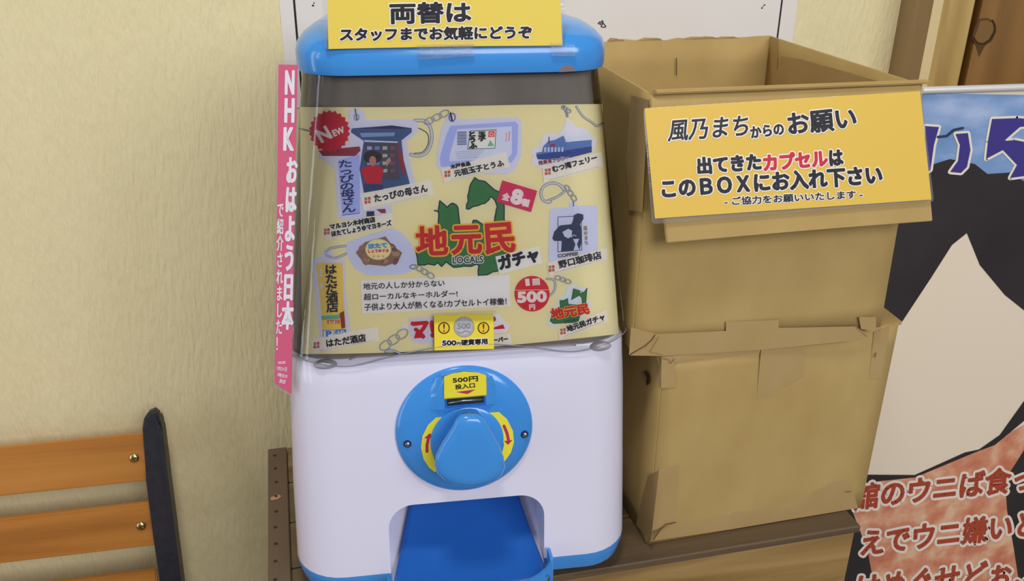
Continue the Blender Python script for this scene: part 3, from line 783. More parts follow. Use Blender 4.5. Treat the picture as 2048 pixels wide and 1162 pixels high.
# lid
zl = .4804
def lw(g): return HW(.4804)+g-.0005
rings = [(rrect(lw(.0047), YF(zl)-.0088, YB+.005, CR), zl), (rrect(lw(.0052), YF(zl)-.0094, YB+.006, CR), zl+.003), (rrect(lw(.0052), YF(zl)-.0092, YB+.006, CR), zl+.015),
         (rrect(lw(.0036), YF(zl)-.007, YB+.003, CR), zl+.022), (rrect(lw(-.0008), YF(zl)-.001, YB-.001, CR-.001), zl+.028), (rrect(lw(-.009), YF(zl)+.011, YB-.011, CR-.006), zl+.0335),
         (rrect(lw(-.024), YF(zl)+.031, YB-.030, CR-.014), zl+.0375), (rrect(lw(-.05), YF(zl)+.065, YB-.06, CR-.026), zl+.039)]
lid = loft('lid', rings, M_blue, mac)
lid.data.set_sharp_from_angle(angle=R(60))
loft('lid_seam', [(rrect(lw(.0012), YF(zl)-.0035, YB-.002, CR), .4785), (rrect(lw(.0012), YF(zl)-.0035, YB-.002, CR), .4803)], M_seam, mac)
# lock tab at the right of the lid edge
ta = Mi @ on_plane(1132, 143, Mm @ Vector((0, YF(zl)-.0095, 0)), Mm.to_3x3() @ Vector((0, -1, 0)))
slab_obj('lock_tab', [ta+Vector(v) for v in ((-.006, 0, -.0005), (.0075, 0, 0), (.0065, 0, .0036), (.003, 0, .0050), (-.003, 0, .0044))], (0, -1, 0), .002, plain('tab_grey', (118, 104, 108), .5), mac)

# dial
dc = mloc(929, 857); 
ex = Vector((1, 0, 0)); n_ = LF_N; ey = n_.cross(ex); ey = ey if ey.z > 0 else -ey
MD = Matrix(((ex.x, ey.x, n_.x, dc.x), (ex.y, ey.y, n_.y, dc.y), (ex.z, ey.z, n_.z, dc.z), (0, 0, 0, 1)))
dl = empty('tmp'); bpy.data.objects.remove(dl)
pa = mloc(791, 860); pb = mloc(1068, 852); RD_ = (pb-pa).length/2*.985
ptop_, pbt = mloc(929, 730), mloc(929, 981); RV = (ptop_-pbt).length/2*.985
def lathe(prof, seg=64, sy=1.0):
    bm = bmesh.new(); rr3 = []
    for r, h in prof:
        rr3.append([bm.verts.new((r*math.cos(2*math.pi*i/seg), r*sy*math.sin(2*math.pi*i/seg), h)) for i in range(seg)])
    for i in range(len(prof)-1):
        for j in range(seg): bm.faces.new([rr3[i][j], rr3[i][(j+1) % seg], rr3[i+1][(j+1) % seg], rr3[i+1][j]])
    bm.faces.new(rr3[-1]); bm.faces.new(rr3[0][::-1])
    return bm
sy = RV/RD_
FH = .0085        # height of the dial's flat face
bm = lathe([(RD_, -.001), (RD_, .0022), (RD_*.985, .0034), (RD_*.88, .0062), (RD_*.76, .0080), (RD_*.70, FH), (RD_*.30, FH)], 72, sy)
bmesh.ops.transform(bm, matrix=MD, verts=bm.verts); dial = bm_obj('dial_plate', bm, M_blue, mac, True, 40)
def dpx(px, py, h): return Mi @ on_plane(px, py, Mm @ (MD @ Vector((0, 0, h))), Mm.to_3x3() @ n_)
# coin slot housing: a raised block with sloping sides
def frust(name, base_px, top_px, h0, h1, mat, parent, bev=.0015):
    bm = bmesh.new(); a = [bm.verts.new(dpx(x, y, h0)) for x, y in base_px]; b = [bm.verts.new(dpx(x, y, h1)) for x, y in top_px]
    bm.faces.new(a[::-1]); bm.faces.new(b)
    for i in range(len(a)): bm.faces.new([a[i], a[(i+1) % len(a)], b[(i+1) % len(a)], b[i]])
    if bev: bmesh.ops.bevel(bm, geom=bm.edges[:], offset=bev, segments=3, affect='EDGES')
    return bm_obj(name, bm, mat, parent, True, 35)
frust('coin_slot_housing', [(846, 826), (1000, 812), (1003, 780), (985, 745), (928, 735), (868, 750), (846, 792)], [(868, 826), (985, 814), (980, 775), (972, 752), (928, 742), (884, 755), (876, 790)], .004, .0115, M_blue, mac, .0025)
frust('label_backing', [(888, 800), (974, 792), (973, 752), (957, 746), (928, 744), (904, 748), (888, 755)], [(888, 797), (973, 790), (972, 750), (955, 745), (928, 743), (904, 747), (888, 753)], .0110, .0135, plain('label_yellow', (222, 208, 50), .4), mac, .0004)
frust('coin_slot', [(889, 818), (973, 810), (972, 791), (888, 798)], [(889, 818), (973, 810), (972, 791), (888, 798)], .0105, .0118, M_deep, mac, .0004)
frust('slot_mouth', [(894, 812), (968, 805), (968, 791), (893, 797)], [(894, 812), (968, 805), (968, 791), (893, 797)], .0105, .0121, plain('slot_black', (30, 34, 36), .3), mac, .0003)
bm = tube_bm([dpx(897, 806, .0122), dpx(930, 801, .0124), dpx(965, 799, .0122)], .0008, 8); bm_obj('slot_edge', bm, plain('slot_steel', (150, 160, 150), .25, metal=.9), mac, True)
def front_print(h, name):
    p_ = Print(lambda x, y, off=0: dpx(x, y, h+off), mac); p_.front = n_; return p_.part(name)
pr = front_print(.0135, 'slot_label_lettering')
pr.text('500円', (906, 766), (956, 762), 10, (40, 36, 30), .5, layer=1)
pr.text('投入口', (911, 779), (950, 775), 9.5, (40, 36, 30), .4, layer=1)
pr.poly([(912, 784), (951, 779), (935, 788)], (176, 38, 78), 1); pr.build()
pr = front_print(FH, 'turn_label')
YE = (226, 214, 60); PK = (176, 44, 82)
def cres(o_, i_): pr.poly(o_+i_[::-1], YE, 1)
cres([(903, 832), (872, 835), (856, 850), (845, 872), (842, 895), (847, 918), (858, 935), (869, 944)], [(901, 836), (886, 846), (874, 862), (868, 880), (866, 900), (868, 915), (872, 932), (872, 944)])
pr.line([(854, 903), (854, 890), (857, 876)], 6, PK, 2); pr.poly([(848, 877), (860, 866), (867, 876)], PK, 2)
pr.part('turn_label')
cres([(965, 826), (998, 824), (1014, 838), (1026, 862), (1028, 885), (1022, 905), (1010, 922)], [(968, 832), (984, 838), (998, 852), (1005, 872), (1008, 890), (1004, 906), (1006, 922)])
pr.line([(1008, 852), (1014, 866), (1017, 880)], 6, PK, 2); pr.poly([(1008, 882), (1025, 880), (1016, 890)], PK, 2)
pr.build()
M_steel = plain('screw_steel', (150, 146, 140), .3, metal=.9)
for px, py in ((815, 887), (1049, 868)):
    c = dpx(px, py, .0064)
    hole = lathe([(.0036, .0), (.0036, .0012)], 20); bmesh.ops.transform(hole, matrix=Matrix.Translation(c-dc) @ MD, verts=hole.verts); bm_obj('screw_recess', hole, plain('recess_navy', (20, 40, 90), .4), mac)
    s2 = lathe([(.0022, .0008), (.0022, .0022), (.0012, .0030)], 20); bmesh.ops.transform(s2, matrix=Matrix.Translation(c-dc) @ MD, verts=s2.verts); bm_obj('dial_screw', s2, M_steel, mac, True, 40)
# turning knob: round collar, then a wide wedge grip narrow at the top
kc_ = dpx(934, 880, FH)
col_ = lathe([(.0335, -.0005), (.0335, .002), (.031, .0035), (.02, .0035)], 48); bmesh.ops.transform(col_, matrix=Matrix.Translation(kc_-dc) @ MD, verts=col_.verts); bm_obj('knob_collar', col_, M_blue, mac, True, 40)
KO = [(940, 828), (956, 829), (967, 836), (975, 850), (986, 868), (999, 892), (1008, 914), (1011, 934), (1004, 951), (988, 963), (965, 971), (940, 974), (914, 971), (889, 961), (874, 947), (868, 929), (871, 910), (882, 888), (896, 867), (906, 850), (912, 838), (924, 829)]
def kring(h, sc, cyp, sx=1.0):
    return [dpx(940+(x-940)*sc*sx, cyp+(y-912)*sc, h) for x, y in KO]
rings3 = [kring(.0095, .80, 884, .86), kring(.018, .88, 892, .92), kring(.028, .95, 902, .96), kring(.036, .99, 910), kring(.0405, .99, 912), kring(.043, .95, 914), kring(.0445, .88, 916), kring(.0455, .74, 920), kring(.0460, .5, 926)]
bm = bmesh.new(); rr4 = [[bm.verts.new(p) for p in r_] for r_ in rings3]; n = len(rr4[0])
for i in range(len(rr4)-1):
    for j in range(n): bm.faces.new([rr4[i][j], rr4[i][(j+1) % n], rr4[i+1][(j+1) % n], rr4[i+1][j]])
bm.faces.new(rr4[-1]); bm.faces.new(rr4[0][::-1])
bm_obj('turning_knob', bm, M_blue, mac, True, 60)

# ------------------------------------------------------------------ display sheet inside the window
sheet = empty('display_sheet', MC, MA); sheet.scale = (MS, MS, MS)
tag(sheet, 'cream printed display sheet of key chains behind the clear window', 'sheet')
ZT0, ZB0 = .30, .30
def shell_pt(x, z, ins=.0022):
    hw = HW(z)-ins; yf = YF(z)+ins*0-.0008; r = CR
    xa = hw-r
    if abs(x) <= xa: return Vector((x, yf, z))
    s_ = min((abs(x)-xa)/r, math.pi/2*1.0)
    return Vector((math.copysign(xa+r*math.sin(s_), x), yf+r*(1-math.cos(s_)), z))
NX, NZ = 90, 24
vs = []; fs = []
# big hidden carrier surface used to lay out the print
for j in range(NZ+1):
    for i in range(NX+1): vs.append(shell_pt(-.20+.40*i/NX, .22+.27*j/NZ))
for j in range(NZ):
    for i in range(NX): a = j*(NX+1)+i; fs.append((a, a+1, a+NX+2, a+NX+1))
bvh = BVHTree.FromPolygons([tuple(v) for v in vs], fs)
Ci = Mi @ CAM
def sh(x, y, off=0):
    d = (Mi3 @ ray(x, y)).normalized(); h = bvh.ray_cast(Ci, d)
    if h[0] is None: p = mloc(x, y, off, True); return p
    nn = h[1]; nn = nn if nn.dot(d) < 0 else -nn
    return h[0]+nn*off
CRM = (228, 216, 160)
# sheet body as a fine grid between its four edges
def edge_top(t): return (600+604*t, 214+2*math.sin(math.pi*min(1, t*1.4))-6*t)
def edge_bot(t): return (604+634*t, 708-2*math.sin(math.pi*t)*(-1)*3-40*t**1.3)
vs = []; fs = []; NX, NZ = 60, 30
for j in range(NZ+1):
    for i in range(NX+1):
        a = edge_top(i/NX); b = edge_bot(i/NX); t = j/NZ
        vs.append(sh(a[0]+(b[0]-a[0])*t, a[1]+(b[1]-a[1])*t, 0))
for j in range(NZ):
    for i in range(NX): a = j*(NX+1)+i; fs.append((a, a+NX+1, a+NX+2, a+1))
mesh_obj('paper', vs, fs, noise_mat('cream_paper', (226, 214, 160), (230, 221, 174), 9, (1, 1, 1), .5, k=1.5), sheet, True)
# clear sleeve edge above the paper
pr = Print(sh, sheet, .00011); pr.front = LF_N; pr.cell = 14; pr.k = 1.6
Z3 = lambda *a: [(590+x/4.648, 200+y/4.648) for x, y in a]
Z4 = lambda *a: [(830+x/4.648, 200+y/4.648) for x, y in a]
Z5 = lambda *a: [(590+x/3.872, 430+y/3.872) for x, y in a]
Z6 = lambda *a: [(820+x/3.873, 430+y/3.873) for x, y in a]
LAV = (196, 196, 216); LAV2 = (150, 160, 208); RGY = (96, 98, 110); BK = (34, 34, 44); LB = (214, 208, 196); GRN = (52, 104, 60); BRD = (160, 40, 44)
def smooth(P, k=5):
    out = []
    for i in range(len(P)-1):
        a, b, c, d = P[max(i-1, 0)], P[i], P[i+1], P[min(i+2, len(P)-1)]
        for j in range(k):
            t = j/k
            out.append(tuple(.5*((2*b[q])+(c[q]-a[q])*t+(2*a[q]-5*b[q]+4*c[q]-d[q])*t*t+(3*b[q]-a[q]-3*c[q]+d[q])*t**3) for q in (0, 1)))
    return out+[P[-1]]
def clasp(pts, c=(92, 94, 106), w=3.2):
    pr.part('key_ring_picture'); pts = smooth(pts)
    pr.line(pts, w+1.6, (60, 62, 74), 1); pr.line(pts, w, (168, 172, 190), 2)
def chainlink(x0, y0, x1, y1, w=7):
    for k in range(3):
        pr.part('chain_link_picture')
        a = (k+.5)/3; x, y = x0+(x1-x0)*a, y0+(y1-y0)*a; ang = math.degrees(math.atan2(y1-y0, x1-x0))
        pr.ring(x, y, math.hypot(x1-x0, y1-y0)/4.6, w*.5, 2.2, (74, 76, 88), 3, rot=ang, n=16)
        pr.ring(x, y, math.hypot(x1-x0, y1-y0)/4.6, w*.5, .8, (190, 194, 206), 4, rot=ang, n=16)
def redmark(x, y, s=5.2, a=-8):
    for i, (dx, dy, c) in enumerate(((0, 0, (120, 112, 96)), (1.25, 0, (190, 60, 50)), (0, 1.3, (190, 60, 50)), (1.25, 1.3, (120, 112, 96)))):
        X, Y = x+dx*s, y+dy*s-dx*s*.14; pr.poly([(X, Y), (X+s, Y-.14*s), (X+s+.6, Y+s*.95), (X+.6, Y+s*1.1)], c, 5)
def label(pl_, lines, mark, h, tcol=BK):
    """a tilted paper label: corner points, then (text, start, end)"""
    pr.poly(pl_, LB, 4)
    for s_, a, b in lines: pr.text(s_, a, b, h, tcol, .75, layer=5, res=2)
    redmark(*mark)
    (x0, y0), (x1, y1) = pl_[3], pl_[2]
    dx, dy = x1-x0, y1-y0
    for i in range(26):
        t = .1+.8*i/25; x, y = x0+dx*t, y0+dy*t-4
        pr.poly([(x, y), (x+1.6, y-.2), (x+1.4, y+1.6), (x-.2, y+1.8)], (150, 146, 136), 5)
# --- key chain 1: shop scene
pr.part('key_chain_picture')
pr.poly(Z3((500, 90), (600, 80), (650, 130), (655, 185), (1080, 180), (1140, 215), (1145, 290), (1040, 380), (1070, 560), (1120, 780), (900, 830), (900, 1060), (660, 1080), (620, 1110), (440, 1115), (395, 1080), (370, 640), (300, 580), (220, 540), (215, 470), (500, 400), (500, 200)), LAV, 1)
pr.poly(Z3((525, 265), (900, 235), (1085, 260), (1085, 300), (990, 375), (1010, 560), (1068, 780), (640, 860), (600, 640), (640, 380), (520, 300)), (58, 76, 112), 2)
pr.poly(Z3((530, 262), (900, 238), (1080, 262), (900, 268)), (40, 44, 70), 3)
pr.poly(Z3((600, 305), (930, 300), (920, 335), (620, 345)), (110, 134, 170), 3)
pr.poly(Z3((640, 372), (960, 385), (950, 398), (650, 388)), (176, 184, 196), 3)
pr.poly(Z3((650, 400), (940, 400), (975, 740), (830, 740), (660, 740)), (70, 66, 82), 3)
for i in range(16):
    x, y = 670+(i % 4)*72, 430+(i//4)*70
    pr.poly(Z3((x, y), (x+44, y), (x+44, y+30), (x, y+32)), [(138, 150, 190), (120, 70, 70), (150, 160, 150), (96, 120, 170)][(i*7) % 4], 4)
pr.ell(*Z3((722, 530))[0], 18, 13, (44, 34, 40), 5); pr.ell(*Z3((722, 565))[0], 7, 10, (156, 112, 104), 6)
pr.poly(Z3((610, 640), (680, 610), (770, 605), (825, 640), (800, 780), (655, 770)), (166, 34, 48), 5)
pr.poly(Z3((640, 780), (820, 785), (820, 830), (640, 860)), (48, 56, 96), 5)
pr.poly(Z3((845, 560), (880, 530), (895, 560), (850, 620)), (156, 124, 120), 5)
pr.poly(Z3((955, 380), (1000, 520), (1030, 660), (1000, 700), (960, 560)), (120, 50, 60), 4)
pr.poly(Z3((400, 560), (600, 500), (605, 1050), (440, 1070)), LAV2, 2)
pr.poly(Z3((220, 470), (600, 430), (610, 470), (560, 520), (260, 520)), (122, 44, 54), 2)
pr.line(Z3((440, 1070), (600, 1050)), 1.2, (50, 52, 90), 3)
pr.text('た\nっ\nぴ\nの\n母\nさ\nん', Z3((440, 1045))[0], Z3((570, 1035))[0], 104, (34, 40, 84), .5, layer=4, line=.9)
pr.poly(Z3((665, 1035), (735, 1030), (740, 1075), (665, 1082)), (40, 44, 80), 3); pr.poly(Z3((755, 1015), (840, 1010), (845, 1050), (800, 1050)), (120, 44, 56), 3)
pr.part('key_ring_picture')
clasp(Z3((1115, 190), (1220, 200), (1265, 280), (1270, 380), (1230, 480), (1150, 520), (1075, 505)), w=4.6)
pr.line(smooth(Z3((1150, 260), (1230, 310), (1240, 400), (1190, 480), (1110, 495))), 1.6, (52, 54, 66), 3)
chainlink(*Z3((1215, 210))[0], *Z3((1420, 110))[0], 12)
pr.line(Z3((560, 85), (575, 180)), 3, (90, 86, 100), 3); pr.ring(*Z3((572, 160))[0], 5, 6, 2, (120, 120, 140), 3)
pr.line(Z3((40, 265), (140, 290)), 3, (90, 92, 104), 2)
pr.part('paper_label_picture')
label(Z3((605, 870), (1260, 740), (1290, 880), (640, 1030)), [('たっぴの母さん', Z3((745, 950))[0], Z3((1235, 850))[0])], (*Z3((645, 905))[0], 5.4), 15)
pr.part('key_chain_picture')
# --- 2: tofu pack
pr.poly(Z4((300, 110), (390, 125), (400, 180), (950, 160), (990, 200), (985, 520), (930, 650), (860, 690), (650, 690), (230, 650), (200, 600), (205, 480), (250, 250), (290, 190)), LAV, 1)
pr.poly(Z4((330, 240), (930, 200), (960, 230), (950, 500), (900, 580), (240, 620), (230, 540), (290, 330)), LAV2, 2)
pr.poly(Z4((390, 270), (900, 245), (900, 500), (860, 540), (320, 570), (320, 520)), (196, 200, 216), 3)
pr.poly(Z4((512, 285), (755, 272), (745, 450), (485, 460)), (54, 84, 90), 4); pr.poly(Z4((518, 291), (748, 279), (739, 444), (492, 453)), (214, 212, 206), 5)
pr.text('玉\n子', Z4((590, 380))[0], Z4((655, 378))[0], 18, (34, 36, 34), 1.0, layer=6)
pr.text('と\nう\nふ', Z4((505, 448))[0], Z4((575, 442))[0], 33, (34, 36, 34), 1.1, layer=6)
pr.poly(Z4((682, 288), (740, 285), (738, 342), (680, 345)), (200, 70, 60), 6); pr.ring(*Z4((709, 318))[0], 3.4, 3.4, 1.2, (226, 214, 200), 7, n=12)
pr.poly(Z4((670, 430), (700, 370), (735, 425)), (96, 160, 120), 6)
for i in range(9): y = 300+i*14; pr.line(Z4((392, y), (478, y-3)), 1.6 if i % 2 else 2.4, (92, 98, 130), 4, joins=False)
for i in range(5): pr.line(Z4((370+i*5, 480+i*16), (640-i*14, 470+i*16)), 1.0, (140, 146, 170), 4, joins=False)
pr.line(Z4((880, 290), (870, 380)), 1.8, (190, 110, 100), 4, joins=False); pr.line(Z4((850, 300), (845, 390)), 1.4, (190, 120, 110), 4, joins=False)
pr.ring(*Z4((345, 160))[0], 6, 8, 2.4, (90, 92, 106), 3); pr.line(Z4((330, 120), (345, 190)), 3.2, (40, 40, 52), 4)
# --- 3: ferry
pr.poly(Z4((1400, 170), (1450, 190), (1500, 250), (1600, 270), (1620, 330), (1690, 350), (1660, 470), (1500, 530), (1180, 640), (1090, 600), (1080, 560), (1100, 520), (1075, 480), (1110, 440), (1160, 430), (1180, 350), (1230, 300), (1300, 310), (1330, 320), (1390, 250)), (206, 204, 214), 1)
pr.poly(Z4((1125, 490), (1180, 480), (1190, 430), (1240, 380), (1300, 370), (1340, 350), (1380, 330), (1400, 390), (1640, 370), (1640, 480), (1350, 560), (1140, 545)), (80, 106, 156), 2)
pr.poly(Z4((1125, 510), (1640, 430), (1640, 485), (1350, 560), (1140, 550)), (44, 64, 122), 3)
pr.poly(Z4((1390, 340), (1560, 330), (1620, 300), (1640, 370), (1400, 390)), (206, 210, 222), 3)
for i in range(6): pr.poly(Z4((1200+i*32, 440), (1218+i*32, 437), (1218+i*32, 480), (1200+i*32, 482)), (176, 190, 214), 4)
pr.poly(Z4((1255, 410), (1300, 405), (1300, 430), (1255, 432)), (140, 50, 60), 4); pr.line(Z4((1245, 345), (1245, 400)), 2.0, (60, 66, 90), 3)
pr.text('陸奥湾フェリー', Z4((1155, 604))[0], Z4((1430, 556))[0], 8.5, (120, 40, 60), .4, (0.8, (210, 210, 220)), layer=4)
pr.line(Z4((1385, 60), (1405, 110), (1415, 150)), 5, (120, 122, 134), 2); chainlink(*Z4((1370, 60))[0], *Z4((1440, 110))[0], 7)
clasp(Z4((1500, 60), (1560, 150), (1640, 205), (1690, 240), (1750, 215)), w=2.5)
pr.part('paper_label_picture')
label(Z4((240, 640), (850, 480), (880, 620), (270, 770)), [('木戸食品', Z4((335, 640))[0], Z4((515, 605))[0])], (*Z4((272, 660))[0], 5.2), 8)
pr.text('元祖玉子とうふ', Z4((372, 712))[0], Z4((828, 610))[0], 12.5, BK, .75, layer=5, res=2)
label(Z4((1180, 620), (1730, 480), (1745, 620), (1195, 770)), [('むつ湾フェリー', Z4((1285, 672))[0], Z4((1690, 560))[0])], (*Z4((1205, 640))[0], 5.2), 12.5)
# --- 4: scallop
pr.part('key_chain_picture')
pr.poly(Z5((400, 210), (540, 160), (750, 100), (830, 140), (900, 220), (945, 340), (930, 420), (830, 460), (560, 468), (470, 420), (420, 340), (395, 270)), (184, 188, 212), 1)
pr.poly(Z5((470, 290), (540, 210), (700, 165), (760, 240), (830, 290), (800, 360), (700, 395), (540, 380)), (120, 92, 78), 2)
for i in range(14):
    a = i*.9; pr.ell(*Z5((650+130*math.cos(a*2.1), 300+60*math.sin(a*3.7)))[0], 8, 5, [(148, 116, 96), (98, 72, 62), (132, 96, 84)][i % 3], 3, rot=i*30, n=12)
pr.ell(*Z5((645, 265))[0], 26, 21, (216, 206, 150), 4, outline=(1.2, (150, 140, 110)))
pr.text('ほたて', Z5((572, 258))[0], Z5((712, 248))[0], 9, (70, 130, 190), .9, layer=6)
pr.text('しょうゆマヨ', Z5((568, 290))[0], Z5((722, 285))[0], 6, (190, 50, 70), .5, layer=6)
for i in range(3): pr.ell(*Z5((610+i*36, 318))[0], 2.4, 2.4, (190, 140, 130), 6, n=10)
pr.part('key_ring_picture')
clasp(Z5((390, 240), (320, 248), (270, 260), (240, 290), (260, 320), (320, 330), (395, 300)), w=2.6)
pr.ring(*Z5((920, 400))[0], 8, 4, 2.2, (110, 112, 124), 3); chainlink(*Z5((940, 400))[0], *Z5((1070, 480))[0], 10)
# --- 5: tall shop sign tag
pr.part('key_chain_picture')
pr.poly(Z5((130, 340), (210, 320), (220, 265), (280, 262), (300, 320), (385, 340), (395, 600), (430, 900), (420, 950), (200, 960), (170, 760), (150, 560)), LAV, 1)
pr.poly(Z5((165, 370), (370, 368), (375, 600), (395, 900), (215, 940), (200, 700)), (200, 172, 84), 2)
pr.text('は\nた\nだ\n酒\n店', Z5((248, 752))[0], Z5((336, 748))[0], 94, (44, 46, 54), .9, layer=4, line=.92)
pr.poly(Z5((205, 780), (350, 770), (340, 806), (210, 812)), (96, 150, 130), 3)
pr.poly(Z5((250, 815), (345, 812), (345, 840), (255, 842)), (180, 50, 48), 3); pr.text('たばこ', Z5((262, 838))[0], Z5((338, 836))[0], 5, (236, 226, 200), .4, layer=5)
pr.poly(Z5((345, 760), (380, 740), (390, 870), (360, 880)), (120, 54, 44), 3)
pr.poly(Z5((216, 890), (305, 886), (305, 940), (218, 945)), (70, 110, 170), 3); pr.poly(Z5((222, 895), (300, 891), (300, 945), (224, 945)), (214, 220, 230), 4)
pr.text('P', Z5((245, 938))[0], Z5((285, 936))[0], 10, (60, 100, 180), .8, layer=5)
pr.poly(Z5((312, 886), (396, 882), (398, 925), (314, 935)), (70, 110, 170), 3); pr.text('ふれ', Z5((322, 916))[0], Z5((384, 910))[0], 5.5, (226, 230, 236), .3, layer=4)
pr.part('paper_label_picture')
label(Z5((225, 95), (750, -20), (760, 80), (235, 200)), [('マルヨシ木村商店', Z5((278, 112))[0], Z5((622, 52))[0]), ('ほたてしょうゆマヨネーズ', Z5((290, 165))[0], Z5((748, 78))[0])], (*Z5((226, 106))[0], 5.0), 10.5)
label(Z5((125, 960), (640, 860), (655, 975), (150, 1070)), [('はただ酒店', Z5((250, 1022))[0], Z5((550, 975))[0])], (*Z5((145, 985))[0], 5.2), 15)
# --- 6: coffee tag
pr.part('key_chain_picture')
pr.poly(Z4((1250, 1020), (1290, 1005), (1430, 990), (1440, 950), (1490, 945), (1505, 985), (1680, 975), (1695, 1010)) + Z6((1455, 250), (1450, 330), (1085, 370), (1070, 340)), (186, 188, 210), 1)
pr.line(Z6((1320, 5), (1145, 15), (1145, 285), (1330, 270), (1325, 40)), 1.4, (60, 64, 84), 2)
BC = (48, 54, 76)
pr.poly(Z6((1268, 0), (1300, -15), (1340, -5), (1342, 30), (1315, 70), (1330, 120), (1330, 200), (1310, 275), (1170, 280), (1175, 200), (1115, 200), (1102, 180), (1115, 130), (1160, 80), (1250, 70), (1262, 40)), BC, 3)
pr.poly(Z6((1180, 130), (1225, 105), (1255, 120), (1250, 165), (1225, 180), (1195, 165)), (176, 180, 200), 4); pr.line(Z6((1250, 170), (1265, 152), (1285, 160)), 1.4, (176, 180, 200), 4)
pr.poly(Z6((1262, 185), (1308, 183), (1292, 225), (1310, 270), (1265, 272), (1280, 225)), (176, 180, 200), 4)
pr.text('風\nの\nま\nち', Z6((1352, 230))[0], Z6((1380, 228))[0], 37, (132, 116, 84), .5, layer=3, line=1.05)
pr.text('COFFEE', Z6((1145, 328))[0], Z6((1300, 310))[0], 6, (90, 84, 76), .6, layer=3)
pr.part('key_ring_picture')
clasp(Z4((1380, 830), (1340, 785), (1270, 772), (1200, 800), (1170, 860), (1185, 920), (1230, 950), (1260, 945)), w=4); clasp(Z4((1235, 935), (1330, 895), (1400, 830), (1340, 790)), w=3.2)
chainlink(*Z4((1400, 800))[0], *Z4((1490, 930))[0], 9); pr.line(Z4((1470, 930), (1472, 985)), 2.2, (100, 102, 114), 3)
pr.part('paper_label_picture')
label(Z6((1060, 370), (1520, 255), (1525, 345), (1075, 470)), [('野口珈琲店', Z6((1158, 412))[0], Z6((1482, 335))[0])], (*Z6((1072, 392))[0], 5.2), 15)
# --- green prefecture outline
pr.part('map_picture')
OL = (30, 36, 66)
west = Z4((230, 935), (260, 960), (300, 995), (330, 965), (350, 957), (385, 975), (400, 1000), (405, 1060)) + Z6((385, 60), (390, 110), (420, 120), (470, 110), (490, 40), (515, 40), (560, 70), (580, 110), (620, 150), (645, 120), (660, 0)) + \
    Z4((745, 1090), (755, 1020), (765, 990), (745, 935), (720, 905), (695, 900), (690, 925), (650, 960), (620, 965), (590, 980), (540, 990), (500, 1015), (478, 1010), (480, 970), (495, 940), (490, 890), (500, 860), (510, 800), (530, 760), (555, 720), (590, 745), (650, 755), (700, 800), (740, 835), (775, 850), (820, 900), (830, 1000), (828, 1100)) + \
    Z6((735, 60), (740, 150), (770, 260), (790, 330), (780, 400), (700, 430), (640, 440), (600, 462), (530, 468), (527, 430), (535, 392), (515, 380), (470, 398), (420, 395), (380, 402), (340, 405), (320, 392), (280, 362), (245, 398), (215, 368), (190, 388), (140, 378), (110, 388), (62, 384), (55, 320), (42, 270), (70, 240), (150, 170), (215, 100), (222, 20)) + Z4((222, 1060), (215, 1035))
pr.poly(west, GRN, 1, outline=(2.2, OL)); pr.line(Z4((180, 1025), (215, 1035)), 2.6, OL, 3)
pr.part('title_lettering')
for s_, a, b, hh in (('地', (56, 308), (290, 300), 60), ('元', (330, 300), (552, 292), 58), ('民', (590, 298), (812, 282), 62)):
    pr.text(s_, Z6(a)[0], Z6(b)[0], hh-4, (170, 36, 42), 2.2, (3.2, (206, 164, 62)), layer=5, res=4)
pr.text('LOCALS', Z6((332, 374))[0], Z6((566, 366))[0], 13, (44, 50, 70), .5, (1.6, (216, 214, 204)), layer=5)
pr.poly(Z6((660, 320), (1000, 238), (1022, 370), (690, 458)), (222, 220, 214), 6)
pr.text('ガチャ', Z6((702, 425))[0], Z6((1000, 352))[0], 27, BK, 1.9, layer=7)
pr.part('red_tag_picture')
pr.poly(Z4((812, 745), (1135, 842), (1078, 1040), (755, 945)), (176, 44, 80), 6)
pr.text('全', Z4((805, 920))[0], Z4((868, 936))[0], 14, (232, 222, 222), .9, layer=7); pr.text('8', Z4((888, 948))[0], Z4((975, 970))[0], 27, (232, 222, 222), 2.6, layer=7); pr.text('種', Z4((985, 975))[0], Z4((1050, 992))[0], 14, (232, 222, 222), .9, layer=7)
# --- text panel
pr.part('text_panel')
pr.poly([(721, 560), (1019, 549), (1021, 612), (724, 627)], (212, 208, 206), 2)
pr.text('地元の人しか分からない', (727, 579), (889, 572), 13, (38, 34, 40), .3, layer=5); pr.text('超ローカルなキーホルダー!', (728, 600), (915, 593), 13, (38, 34, 40), .3, layer=5); pr.text('子供より大人が熱くなる?カプセルトイ稼働！', (729, 621), (1013, 609), 14, (38, 34, 40), .3, layer=5)
pr.part('price_picture')
pr.ell(1064, 587, 35, 35.5, (178, 38, 50), 4, n=48); pr.line([(1030, 580), (1099, 579)], 1.2, (226, 196, 160), 5)
WT = (236, 228, 224)
pr.text('1', (1052, 571), (1059, 570), 13, WT, .7, layer=5); pr.text('回', (1066, 570), (1079, 569), 12, WT, .8, layer=5)
pr.text('500', (1036, 604), (1092, 602), 20, WT, 1.8, layer=5); pr.text('円', (1059, 619), (1070, 618), 10, WT, .6, layer=5)
pr.part('new_badge')
bx_, by_ = Z3((325, 290))[0]
pts = []
for i in range(44): a = 2*math.pi*i/44; r_ = 41 if i % 2 else 36.5; pts.append((bx_+r_*math.cos(a), by_+r_*1.04*math.sin(a)))
pr.poly(pts, (168, 32, 52), 6)
pr.text('N', Z3((256, 394))[0], Z3((348, 346))[0], 26, WT, 1.5, layer=7, up=(-.5, -.866)); pr.text('EW', Z3((368, 337))[0], Z3((466, 298))[0], 12, WT, .7, layer=7, up=(-.36, -.93))
